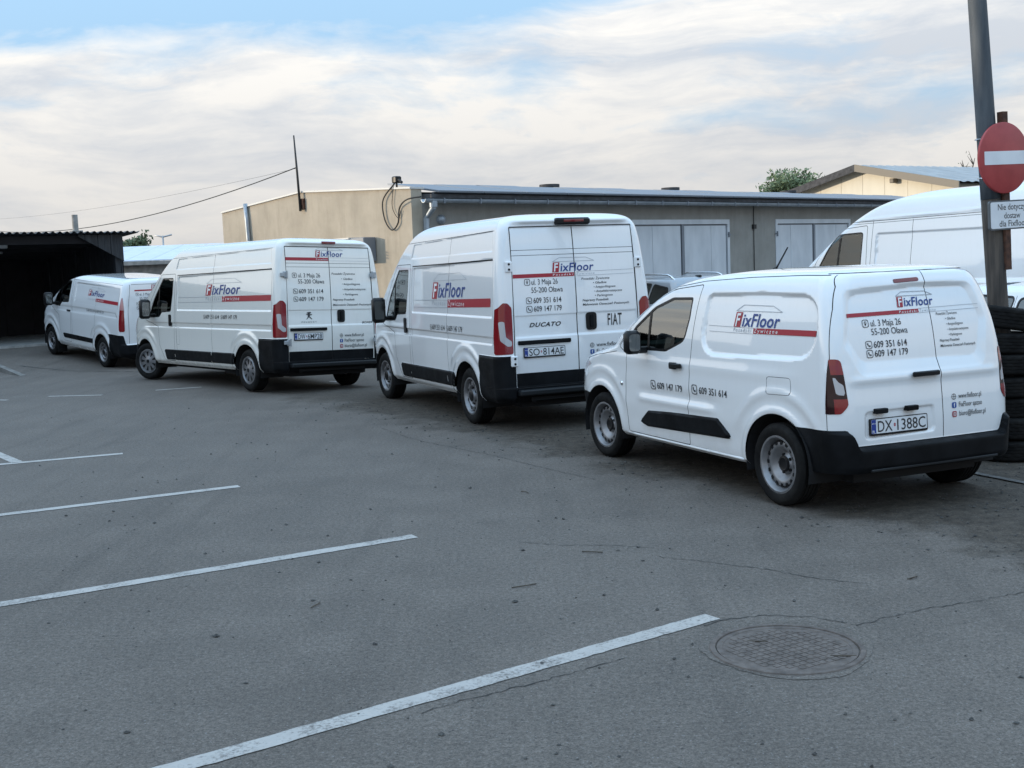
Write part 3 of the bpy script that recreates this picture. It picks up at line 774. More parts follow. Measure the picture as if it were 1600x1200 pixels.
    sh.split(lambda P: .812-np.abs(P[:, 1]), 'lamp_dark', ['lamp_low', 'lamp_top'])
    # doors
    A_out = [(2.268, .318), (2.285, .62), (2.270, 1.04), (2.43, 1.105), (2.17, 1.335), (1.86, 1.545), (1.56, 1.640), (1.135, 1.680), (1.165, 1.30), (1.178, .91), (1.205, .318)]
    door = sd_poly(rpoly(A_out, .02)); win = sd_poly(rpoly([(2.37, 1.085, .03), (1.58, 1.098, .10), (1.285, 1.20, .12), (1.235, 1.40, .1), (1.235, 1.575, .03), (1.56, 1.57, .12), (1.84, 1.485, .2), (2.14, 1.305, .1)], .05))
    for s in 'LR':
        sh.split(sh.side(lambda X, Z: door(X, Z)-.0035, s), 'gap', ['body']); sh.split(sh.side(lambda X, Z: door(X, Z)+.0035, s), 'door'+s, ['gap'])
        sh.split(sh.side(win, s), 'trim'+s, ['door'+s]); sh.split(sh.side(lambda X, Z: win(X, Z)+.022, s), 'glass'+s, ['trim'+s])
        post = sd_line([(1.885, 1.05), (1.90, 1.50)]); sh.split(sh.side(lambda X, Z: np.abs(post(X, Z))-.016, s), 'trim'+s, ['glass'+s])
        corner = lambda X, Z: 2.13-X; sh.split(sh.side(corner, s), 'trim'+s, ['glass'+s])
    sh.split(sh.front(sd_poly(rpoly([(-.74, 1.125), (.74, 1.125), (.62, 1.60), (-.62, 1.60)], .06)), 1.6), 'windscreen', ['body'])
    # seams
    sh.groove(lambda P: P[:, 0]-seam(P[:, 2]), .0022, lim=lambda P: np.maximum(np.maximum(.515-P[:, 2], P[:, 2]-1.745), P[:, 0]+.2))
    sh.groove(lambda P: P[:, 1]+.125, .0035, lim=lambda P: np.maximum(P[:, 0]+.2, np.maximum(P[:, 2]-1.752, lim(P[:, 1])-P[:, 2])))
    sh.groove(lambda P: P[:, 2]-1.752, .003, lim=lambda P: np.maximum(P[:, 0]+.30, np.abs(P[:, 1])-.66))
    rd = sd_line([(2.45, 1.105), (2.19, 1.345), (1.87, 1.56), (1.57, 1.657), (1.13, 1.708), (.5, 1.735), (-.1, 1.745), (-.36, 1.742)])
    sh.groove(lambda P: rd(P[:, 0], P[:, 2]), .003, lim=lambda P: np.maximum(.30-np.abs(P[:, 1]), np.maximum(P[:, 0]-2.44, -.34-P[:, 0])))
    fuel = sd_poly(rpoly([(.115, .985), (-.155, .988), (-.17, .86), (.105, .852)], .03))
    sh.groove(lambda P: fuel(P[:, 0], P[:, 2]), .002, lim=lambda P: .3-P[:, 1])
    brk = sd_poly(rpoly([(.17, 1.664), (-.07, 1.672), (-.07, 1.700), (.17, 1.692)], .012))
    sh.split(sh.rear(brk), 'brake', ['body'])
    hoodl = sd_line([(2.46, 1.06), (2.9, 1.0), (3.3, .93), (3.5, .90)])
    sh.groove(lambda P: hoodl(P[:, 0], P[:, 2]), .003, lim=lambda P: np.maximum(.3-np.abs(P[:, 1]), 2.47-P[:, 0]))
    body = sh.extract(['body'], 'body', 'paint', root)
    tag(sh.extract(['gap'], 'panel_gap', 'gap', root, -.004), kind='stuff')
    for s in 'LR':
        d = sh.extract(['door'+s], 'door', 'paint', root); sh.extract(['trim'+s], 'window_trim', 'trim', d, -.002); sh.extract(['glass'+s], 'window_glass', 'glass', d, -.006)
    cp = lambda X, Z: clad(X, Z)+.002
    sh.extract(['windscreen'], 'windscreen', 'glass', root, -.003)
    sh.extract(['bumper'], 'bumper', 'plastic', root); sh.extract(['bumper_front'], 'bumper', 'plastic', root); sh.extract(['head_lamp'], 'head_lamp', 'clear_lens', root)
    for s in (1, -1):
        wh = lambda C, s=s: C[:, 1]*s > 0
        l = sh.extract(['lamp', 'lamp_dark'], 'tail_lamp', 'dark_red_lens', root, .003, where=wh)
        for q in ('lamp_top', 'lamp_low'): sh.extract([q], 'red_lens', 'red_lens', l, .004, where=wh)
        sh.extract(['lamp_mid'], 'reversing_lens', 'clear_lens', l, .003, where=wh)
    sh.extract(['brake'], 'brake_light', 'brake_lens', root, .004)
    lin = lambda C: (C[:, 0] > .95) & (C[:, 2] > .5)
    sh.extract(['body', 'doorL', 'doorR'], 'cabin_lining', 'lining', root, -.03, True, lin)
    # cladding is a separate black moulding set on the door and side
    c2 = Shell.__new__(Shell); c2.__dict__.update({k: (v.copy() if isinstance(v, (np.ndarray, list)) else v) for k, v in sh.__dict__.items()})
    c2.split(c2.side(cp, 'B'), 'clad', ['body', 'doorL', 'doorR', 'gap'])
    for s in (1, -1): c2.extract(['clad'], 'side_moulding', 'plastic', root, .004, where=lambda C, s=s: C[:, 1]*s > 0)
    # ribs on the roof, aerial
    m = MB()
    for yy in (-.48, -.29, -.10, .10, .29, .48):
        zz = [1.797-.10*abs(yy)**2-.022*max(0, (q-.1))**2*1.6-.05*max(0, -q-.02) for q in np.linspace(-.15, .85, 9)]
        m.tube([(q, yy, z_-.010) for q, z_ in zip(np.linspace(-.15, .85, 9), zz)], .016, 6)
    m.build('roof_rib', 'paint', root, True)
    m = MB(); m.tube([(1.22, 0, 1.755), (1.19, 0, 1.775)], .028, 10); m.tube([(1.20, 0, 1.77), (1.02, 0, 1.965)], [.009, .006], 6); m.build('aerial', 'trim', root, True)
    # handles
    m = MB(); P = sh.wrap('L', [1.385], [.990], 0)[0]; K = Matrix.Translation((P[0], P[1]+.022, P[2])); m.rbox((-.105, -.016, -.020), (.075, .016, .020), .015, K); m.rbox((-.02, -.02, -.032), (.075, .012, .026), .012, K)
    m.build('door_handle', 'trim', root, 40)
    m = MB(); P = sh.wrap('rear', [.035], [1.000], 0)[0]; K = Matrix.Translation((P[0]-.022, P[1], P[2])); m.rbox((-.016, -.125, -.018), (.016, .125, .018), .015, K); m.build('door_handle', 'trim', root, 40)
    for yy in (.46, .18):
        m = MB(); P = sh.wrap('rear', [yy], [.765], 0)[0]; m.rbox((P[0]-.035, yy-.055, P[2]-.024), (P[0]+.03, yy+.055, P[2]+.012), .01); m.build('plate_lamp', 'plastic', root)
    m = MB(); P = sh.wrap('L', [2.36], [.762], 0)[0]; m.lathe([(.022, 0), (.02, .008), (.001, .012)], 14, Matrix.Translation(tuple(P)) @ Matrix.Rotation(R(-90), 4, 'X')); m.build('side_repeater', 'chrome', root, True)
    m = MB(); m.rbox((-.722, -.60, .330), (-.65, .60, .350), .01); m.build('bumper_strip', 'plastic_step', root)
    # sill strip
    for s in (1, -1):
        m = MB(); pts = sh.wrap('L', np.linspace(2.30, .42, 14), np.full(14, .30), -.004); m.tube([(p[0], s*p[1], p[2]) for p in pts], .013, 6); m.build('sill_strip', 'paint', root, True)
    for s in (1, -1): door_mirror(root, 1.90, .93, 1.175, .21, .15, .13, s, zb=1.10)
    number_plate(root, sh.wrap('rear', [.287], [.642], 0)[0][0]-.008, .287, .642, R(3), 'DX 1388C')
    for xc, st in ((0, 0), (2.785, R(2))):
        for s in (1, -1): make_wheel(root, xc, s*.795, .318, .205, .212, 'slots', st, s); wheel_well(root, xc, .90, .392, .36, .325, s)
    axles(root, (0, 2.785), .318, .75); underbody(root, -.50, 3.35, .58, .22, .42); cabin(root, 1.02, 2.42, .45, .86, 1.70, .40, 1.55, .05)
    # print on the side
    D = decals()
    logo(D, .615, .045, 1.353, .098)
    D['red'].strip(.348, -.385, 1.300, 1.343, 30, .002); D['thin'].line([(.97, 1.347), (.35, 1.342)], .004); D['thin'].line([(.95, 1.300), (.35, 1.298)], .004)
    D['thin'].text('Posadzki', .61, .375, 1.308, .030, .004, .1, 1.5); D['white'].text('Żywiczne', .335, .055, 1.308, .030, .004, .1, 1.5)
    for a0, a1, z, t in ((1.815, 1.288, .765, '609 147 179'), (1.135, .610, .778, '609 351 614')):
        D['dark'].handset(a0-.042, z+.028, .042, -1); D['dark'].text(t, a0-.115, a1, z, .056, .006)
    put(D, sh, 'L', root)
    D = decals()
    logo(D, .170, -.175, 1.492, .062)
    D['red'].strip(.640, -.02, 1.434, 1.462, 30, .006); D['white'].text('Posadzki', .165, -.005, 1.443, .017, .003, .1, 1.4); D['thin'].text('Żywiczne', -.03, -.185, 1.446, .017, .003, .1, 1.4)
    D['thin'].line([(-.02, 1.470), (-.60, 1.478)], .003); D['thin'].line([(-.02, 1.438), (-.60, 1.446)], .003)
    address(D, .515, .165, 1.362, 1.300, .046); phones(D, .512, .137, 1.208, 1.143, .047)
    services(D, -.178, .345, 1.412, .0395, .019)
    contact(D, -.212, -.545, (.790, .727, .660), .036)
    put(D, sh, 'rear', root)
    return root
# ---------------------------------------------------------------- tall panel vans
def van_large(x, y, a, wb, label, paint, kind, plate, roll=0.0, steer=0.0):
    root = empty('delivery_van', (x, y, float(gz(x, y))), (roll, 0, a), label=label, cat='van', group='company vans parked in a row')
    F = wb                                                    # front axle
    rows = [
        (.33, .95, F+.78, -.93, .60, .60, .10, .10), (.40, 1.00, F+.86, -.985, .60, .62, .10, .10), (.60, 1.018, F+.92, -.995, .60, .62, .11, .11), (.85, 1.025, F+.92, -.995, .58, .60, .11, .11),
        (1.05, 1.025, F+.86, -.993, .55, .55, .11, .11), (1.15, 1.022, F+.76, -.99, .50, .50, .11, .11), (1.22, 1.019, F+.60, -.988, .42, .42, .11, .11), (1.30, 1.016, F+.40, -.985, .34, .34, .11, .11),
        (1.50, 1.003, F+.15, -.978, .28, .28, .11, .11), (1.75, .980, F-.18, -.963, .26, .26, .11, .11), (2.00, .950, F-.52, -.942, .26, .26, .11, .11), (2.20, .920, F-.82, -.920, .28, .28, .11, .11),
        (2.32, .893, F-1.05, -.900, .30, .30, .11, .11), (2.39, .855, F-1.25, -.878, .30, .30, .12, .12), (2.435, .795, F-1.42, -.845, .30, .30, .13, .13), (2.465, .69, F-1.60, -.77, .28, .28, .13, .13),
        (2.485, .50, F-1.80, -.60, .25, .25, .13, .13), (2.497, .25, F-2.0, -.35, .12, .12, .1, .1), (2.50, .004, F-2.2, -.1, .003, .003, .003, .003)]
    xb, xs = F-1.36, F-2.80                                    # B pillar, rear edge of the sliding door
    pan1 = sd_poly(rpoly([(xb-.07, 1.31), (xb-.07, 1.915), (-.80, 1.985), (-.86, 1.31)], .03))
    pan2 = sd_poly(rpoly([(xb+.05, 2.03), (xb-.02, 2.235), (-.70, 2.31), (-.78, 2.06)], .03))
    clad = sd_poly(rpoly([(F-.90, .60), (F-.97, .415), (.37, .425), (.37, .61)], .02))
    def ds(X, Z):
        d = -.016*sstep(0, .022, -pan1(X, Z)+.002)-.010*sstep(0, .02, -pan2(X, Z))+.018*sstep(0, .015, -clad(X, Z))
        lg = sstep(-.88, -.82, X)*sstep(F+.1, F-.25, X)
        d = d-.020*sstep(.985, 1.02, Z)*sstep(1.10, 1.075, Z)*lg                 # scooped band under the waist
        for xc in (0, F):
            rr = np.hypot(X-xc, Z-.34); up = sstep(.2, .5, Z)
            d = d+.022*np.exp(-((rr-.47)/.06)**2)*up+.020*np.exp(-((rr-.60)/.045)**2)*sstep(.6, .85, Z)
        d = d+.020*sstep(.88, .86, Z)*sstep(-.43, -.47, X)                           # corner bumper stands proud
        return d
    def dr(Y, Z):
        ay = np.abs(Y)
        d = .035*sstep(.885, .865, Z)*sstep(.80, .825, ay)                             # bumper corners
        d = d+.012*sstep(.52, .50, Z)
        d = d-.012*sstep(1.335, 1.31, Z)*sstep(1.06, 1.09, Z)*sstep(.80, .78, ay)      # waist scoop in the doors
        d = d-.008*sstep(.80, .79, ay)*sstep(2.33, 2.32, Z)*sstep(.5, .52, Z)          # doors sit inside the frame
        d = d+.05*np.exp(-((Z-2.40)/.035)**2)*sstep(.82, .6, ay)                        # roof lip over the doors
        return d
    taper = lambda X, Z: 1-.035*sstep(F-.9, F+.7, X)
    sh = Shell(rows, (5, 8, int(48*(F+1.3)), 60, 9, 56), (.50, .52, .865, .885, .985, 1.02, 1.075, 1.10, 1.31, 1.335, 2.33, .665, 2.065, 2.01), .024, taper, ds, dr, bow=.012)
    B = lambda f: sh.side(f, 'B')
    for xc in (0, F): sh.split(B(arch_sd(xc, .345, .425)), 'cut')
    for f in (pan1, pan2, clad): sh.split(B(f)); sh.split(B(lambda X, Z, f=f: f(X, Z)+.02))
    sh.split(lambda P: np.maximum(P[:, 2]-.875, np.maximum(P[:, 0]+.43+.12*(.87-P[:, 2]), .805-np.abs(P[:, 1]))), 'bumper', ['body'])
    sh.split(lambda P: np.maximum(P[:, 2]-.51, P[:, 0]+.6), 'bumper', ['body'])
    sh.split(lambda P: np.maximum(np.maximum(P[:, 2]-.668, P[:, 0]+.85), np.abs(P[:, 1])-.795), 'door_strip', ['body'])
    sh.split(lambda P: np.maximum(P[:, 2]-.66-.10*sstep(.7, .3, np.abs(P[:, 1])), F+.30-P[:, 0]), 'bumper_front', ['body'])
    for s in (1, -1):
        lp = sd_poly(rpoly([(s*1.2, .895), (s*.828, .895), (s*.828, 1.42), (s*.875, 1.475), (s*.93, 1.48), (s*.985, 1.42), (s*1.2, 1.30)], .03))
        sh.split(lambda P, lp=lp: np.maximum(lp(P[:, 1], P[:, 2]), P[:, 0]+.90+.03*np.abs(P[:, 2]-1.1)), 'lamp', ['body'])
        wl = sd_poly(rpoly([(s*.985, 1.27), (s*.925, 1.27), (s*.915, 1.09), (s*.845, 1.04), (s*.845, .985), (s*.90, .985), (s*.975, 1.05)], .02))
        sh.split(sh.rear(wl), 'lamp_mid', ['lamp'])
        sh.split(sh.front(sd_poly(rpoly([(s*.55, .85), (s*.88, .88), (s*.95, 1.15), (s*.72, 1.08)], .04)), F+.2), 'head_lamp', ['body'])
    door = sd_poly(rpoly([(F-.88, .40), (F-.68, .66), (F-.64, 1.0), (F-.02, 1.135), (F-.30, 1.50), (F-.73, 1.96), (xb+.045, 1.965), (xb+.02, 1.30), (xb+.05, .40)], .03))
    win = sd_poly(rpoly([(F-.20, 1.165, .04), (F-.70, 1.185, .1), (F-.80, 1.27, .06), (xb+.17, 1.285, .06), (xb+.115, 1.60, .2), (xb+.12, 1.895, .04), (F-.80, 1.895, .05), (F-.43, 1.52, .2)], .05))
    for s in 'LR':
        sh.split(sh.side(lambda X, Z: door(X, Z)-.004, s), 'gap', ['body']); sh.split(sh.side(lambda X, Z: door(X, Z)+.004, s), 'door'+s, ['gap'])
        sh.split(sh.side(win, s), 'trim'+s, ['door'+s]); sh.split(sh.side(lambda X, Z: win(X, Z)+.022, s), 'glass'+s, ['trim'+s])
        post = sd_line([(F-.66, 1.1), (F-.66, 1.9)]); sh.split(sh.side(lambda X, Z: np.abs(post(X, Z))-.02, s), 'trim'+s, ['glass'+s])
    sh.split(sh.front(sd_poly(rpoly([(-.86, 1.27), (.86, 1.27), (.76, 2.0), (-.76, 2.0)], .08)), F-.9), 'windscreen', ['body'])
    yl = lambda P: .3-np.abs(P[:, 1])
    for xx, z0, z1 in ((xb-.04, .40, 1.93), (xs, .40, 2.26)):
        sh.groove(lambda P, xx=xx: P[:, 0]-xx+.02*sstep(1.1, .5, P[:, 2]), .0035, lim=lambda P: np.maximum(yl(P), np.maximum(z0-P[:, 2], P[:, 2]-z1)))
    sh.groove(lambda P: P[:, 2]-1.935-.018*(xb-P[:, 0])/1.45, .008, 'rail', lim=lambda P: np.maximum(yl(P), np.maximum(P[:, 0]-xb+.03, -.80-P[:, 0])))
    sh.groove(lambda P: P[:, 2]-2.25-.026*(xb-P[:, 0])/1.45, .003, lim=lambda P: np.maximum(yl(P), np.maximum(P[:, 0]-xb-.3, -.75-P[:, 0])))
    rr_ = lambda P: P[:, 0]+.6
    sh.groove(lambda P: P[:, 1], .006, within=('body', 'door_strip'), lim=lambda P: np.maximum(rr_(P), np.maximum(P[:, 2]-2.33, .515-P[:, 2])))
    for s in (1, -1): sh.groove(lambda P, s=s: P[:, 1]-s*(.800+.02*np.clip(P[:, 2]-1.5, -1, 1)*-1), .006, within=('body', 'door_strip'), lim=lambda P, s=s: np.maximum(np.maximum(rr_(P), np.maximum(P[:, 2]-2.335, .515-P[:, 2])), .3-s*P[:, 1]))
    sh.groove(lambda P: P[:, 2]-2.333, .006, lim=lambda P: np.maximum(rr_(P), np.abs(P[:, 1])-.785))
    for zz in (2.068, 2.008): sh.groove(lambda P, zz=zz: P[:, 2]-zz, .003, lim=lambda P: np.maximum(rr_(P), np.abs(P[:, 1])-.785))
    sh.groove(lambda P: P[:, 2]-.505, .004, 'gap', ('bumper',), lim=rr_)
    if kind == 'round':
        fl = sd_poly(rpoly([(xb-.06, .70), (xb-.06, 1.0), (xb-.17, 1.0), (xb-.17, .70)], .02)); sh.groove(lambda P: fl(P[:, 0], P[:, 2]), .002, lim=lambda P: .3-P[:, 1])
    sh.extract(['body'], 'body', paint, root); tag(sh.extract(['gap'], 'panel_gap', 'gap', root, -.005), kind='stuff'); [sh.extract(['rail'], 'door_rail', 'trim', root, -.006, where=lambda C, s=s: C[:, 1]*s > 0) for s in (1, -1)]
    for s in 'LR':
        d = sh.extract(['door'+s], 'door', paint, root); sh.extract(['trim'+s], 'window_trim', 'trim', d, -.002); sh.extract(['glass'+s], 'window_glass', 'glass', d, -.006)
    sh.extract(['windscreen'], 'windscreen', 'glass', root, -.003); sh.extract(['bumper'], 'bumper', 'plastic', root); sh.extract(['bumper_front'], 'bumper', 'plastic', root)
    sh.extract(['door_strip'], 'door_strip', 'plastic', root, .003); sh.extract(['head_lamp'], 'head_lamp', 'clear_lens', root)
    for s in (1, -1):
        wh = lambda C, s=s: C[:, 1]*s > 0
        l = sh.extract(['lamp'], 'tail_lamp', 'red_lens', root, .006, where=wh); sh.extract(['lamp_mid'], 'reversing_lens', 'clear_lens', l, .007, where=wh)
    sh.extract(['body', 'doorL', 'doorR'], 'cabin_lining', 'lining', root, -.03, True, lambda C: (C[:, 0] > xb-.1) & (C[:, 2] > .6))
    c2 = Shell.__new__(Shell); c2.__dict__.update({k: (v.copy() if isinstance(v, (np.ndarray, list)) else v) for k, v in sh.__dict__.items()})
    c2.split(c2.side(lambda X, Z: clad(X, Z)+.002, 'B'), 'clad', ['body', 'doorL', 'doorR', 'gap'])
    cuts = [(F, xb+.004), (xb-.004, xs+.004), (xs-.004, 0)]
    for s in (1, -1):
        for c0, c1 in cuts:
            c2.extract(['clad'], 'side_moulding', 'plastic', root, .004, where=lambda C, s=s: (C[:, 1]*s > 0) & (C[:, 0] < c0) & (C[:, 0] > c1))
    # rear step, plate light bar, handle, hinges, high brake light
    m = MB(); m.rbox((-1.10, -.80, .415), (-.93, .80, .482), .03); m.build('step', 'plastic_step', root, 40)
    m = MB(); m.box((-1.0, -.62, .345), (-.90, .62, .39)); m.tube([(-.7, .55, .36), (-.98, .58, .35)], .03, 8); m.build('tow_bar', 'dark', root)
    wr = lambda yy, zz, o=0: sh.wrap('rear', [yy], [zz], o)[0]
    P = wr(.43, 1.015); m = MB(); m.rbox((P[0]-.03, .10, .992), (P[0]+.03, .765, 1.040), .015); m.build('plate_light_bar', 'plastic', root, 40)
    P = wr(-.183, 1.22); K = Matrix.Translation(tuple(P)) @ Matrix(((0, 0, -1, 0), (-1, 0, 0, 0), (0, 1, 0, 0), (0, 0, 0, 1)))
    m = MB(); m.prism(rpoly([(-.068, -.103), (.068, -.103), (.068, .103), (-.068, .103)], .045, 6), -.01, .016, K); h = m.build('door_handle', 'trim', root, 30)
    m = MB(); m.prism(rpoly([(-.020, -.075), (.020, -.075), (.020, .075), (-.020, .075)], .018, 4), .01, .030, K); m.build('handle_grip', 'plastic', h, 30)
    for s in (1, -1):
        for zz in (1.885, .815):
            P = wr(s*.835, zz); m = MB()
            if kind == 'flat': m.rbox((P[0]-.022, s*.835-.045, zz-.062), (P[0]+.02, s*.835+.045, zz+.062), .018)
            else:
                m.rbox((P[0]-.03, s*.835-.05, zz-.05), (P[0]+.02, s*.835+.02, zz+.05), .015); m.tube([(P[0]-.03, s*.80, zz-.06), (P[0]-.03, s*.80, zz+.06)], .016, 8); m.rbox((P[0]-.035, s*.83, zz-.03), (P[0], s*.835+.075, zz+.03), .012)
            hg = m.build('hinge', paint if kind == 'flat' else 'steel', root, 40)
            m = MB()
            for q in (.03, -.03): m.lathe([(.014, 0), (.013, .006), (.001, .007)], 10, Matrix.Translation((P[0]-.022, s*.835, zz+q)) @ Matrix.Rotation(R(-90), 4, 'Y'))
            m.build('hinge_bolt', 'trim', hg)
    if kind == 'flat':
        P = wr(0, 2.385); m = MB(); m.rbox((P[0]-.05, -.225, 2.345), (P[0]+.08, .225, 2.425), .04, None, 5); o = m.build('brake_light', 'trim', root, 40)
        m = MB(); m.rbox((P[0]-.056, -.13, 2.375), (P[0]+.02, .13, 2.405), .01); m.build('brake_lens', 'brake_lens', o, 40)
    else:
        P = wr(0, 2.40); m = MB(); m.rbox((P[0]-.030, -.125, 2.378), (P[0]+.05, .125, 2.422), .02, None, 4); m.build('brake_light', 'brake_lens', root, 40)
    P = sh.wrap('L', [xb+.20], [1.13], 0)[0]
    for s in (1, -1):
        K = Matrix.Translation((P[0], s*P[1], P[2])) @ Matrix.Rotation(R(-90)*s, 4, 'X')
        m = MB(); m.prism(rpoly([(-.045, -.105), (.045, -.105), (.045, .105), (-.045, .105)], .04, 5), -.01, .014, K); h = m.build('door_handle', 'trim', root, 30)
        door_mirror(root, F-.40, 1.02, 1.33, .36, .20, .16, s, zb=1.22)
    number_plate(root, wr(.44, .90)[0]-.006, .44, .90, R(1), plate, .525, .12)
    st = 'holes' if kind == 'flat' else 'trim'
    for xc, q in ((0, 0), (F, steer)):
        for s in (1, -1): make_wheel(root, xc, s*.885, .342, .225, .215, st, q, s); wheel_well(root, xc, 1.0, .432, .42, .345, s)
    axles(root, (0, F), .342, .85); underbody(root, -.85, F+.6, .68, .26, .50)
    m = MB(); m.rbox((.75, .45, .24), (1.15, .85, .42), .05); m.build('underfloor_tank', 'dark', root)
    cabin(root, xb-.12, F-.22, .62, .98, 2.2, .45, xb+.42, .05)
    D = decals()
    if kind == 'flat':
        lx, lr, z0, cap = 1.24, .05, 1.525, .175; bx, be, b0, b1, dz = .65, -.765, 1.405, 1.505, .030
    else:
        lx, lr, z0, cap = 1.50, .24, 1.585, .155; bx, be, b0, b1, dz = .87, -.80, 1.462, 1.555, .015
    logo(D, lx, lr, z0, cap, dz*.7)
    D['red'].strip(bx, be, b0, b1, 40, dz); zl = .006
    D['thin'].line([(xb-.10, b1-zl-dz*.6), (bx, b1-zl)], .007); D['thin'].line([(xb-.10, b0-dz*.6), (bx, b0)], .007)
    D['thin'].text('Posadzki', lx-.02, bx+.05, b0+.024, .058, .002, .1, 1.5); D['white'].text('Żywiczne', bx-.03, lr+.02, b0+.026, .058, .002, .1, 1.5)
    q = (lx-lr); zp = 1.115 if kind == 'flat' else 1.175
    for a0, tx in ((lx+.02, '609 351 614'), (lx-.50*q, '609 147 179')):
        D['dark'].handset(a0-.035, zp+.03, .034, -1); D['dark'].text(tx, a0-.085, a0-.46*q, zp, .066, .002)
    put(D, sh, 'L', root)
    D = decals()
    if kind == 'flat':
        logo(D, .289, -.250, 1.812, .092); D['red'].strip(.785, .012, 1.752, 1.795, 30); D['white'].text('Posadzki', .285, .03, 1.763, .022, .003, .1, 1.4); D['thin'].text('Żywiczne', -.02, -.255, 1.766, .022, .003, .1, 1.4)
        D['thin'].line([(-.02, 1.800), (-.775, 1.806)], .004); D['thin'].line([(-.02, 1.752), (-.775, 1.758)], .004)
        address(D, .650, .228, 1.672, 1.580, .060); phones(D, .640, .195, 1.462, 1.365, .060)
        services(D, -.080, .615, 1.702, .0500, .026); contact(D, -.150, -.66, (.918, .842, .765), .045)
        D['dark'].text('DUCATO', .612, .209, 1.190, .046, .03, .35, 1.15)
        D['dark'].text('FIAT', -.402, -.595, 1.160, .132, .014, .04, 1.12)
    else:
        logo(D, .245, -.275, 2.178, .084); D['red'].strip(.785, .008, 2.110, 2.160, 30); D['white'].text('Posadzki', .235, .02, 2.122, .022, .003, .1, 1.4)
        D['thin'].line([(-.02, 2.160), (-.775, 2.160)], .004); D['thin'].line([(-.02, 2.112), (-.775, 2.112)], .004)
        address(D, .690, .182, 1.842, 1.745, .066); phones(D, .685, .140, 1.590, 1.465, .066)
        services(D, -.035, .745, 1.888, .084, .032); contact(D, -.143, -.665, (.880, .795, .708), .048)
        D['dark'].text('PEUGEOT', .550, .278, 1.120, .022, .012, 0, 1.7); D['dark'].text('BOXER', -.585, -.795, 1.085, .036, .01, .3, 1.0)
        # rampant animal badge, built from its silhouette
        pts = [(-.2, 1.0), (.55, 1.0), (.75, .88), (.35, .80), (.20, .70), (.95, .70), (1.0, .60), (.35, .52), (.20, .40), (.62, .22), (1.0, .02), (.78, -.02), (.30, .16), (-.05, .30), (-.35, .10), (-.62, 0), (-.95, .0), (-.62, .10), (-.42, .28), (-.28, .50), (-.55, .62), (-.98, .62), (-.70, .72), (-.30, .72), (-.42, .82), (-.78, .84), (-.50, .94)]
        co = [(.415-p*.060, 1.175+q*.115) for p, q in pts]; import mathutils
        tri = mathutils.geometry.tessellate_polygon([[Vector((p, q, 0)) for p, q in co]])
        D['dark'].add([p for p, q in co], [q for p, q in co], [tuple(t) for t in tri])
    put(D, sh, 'rear', root)
    return root

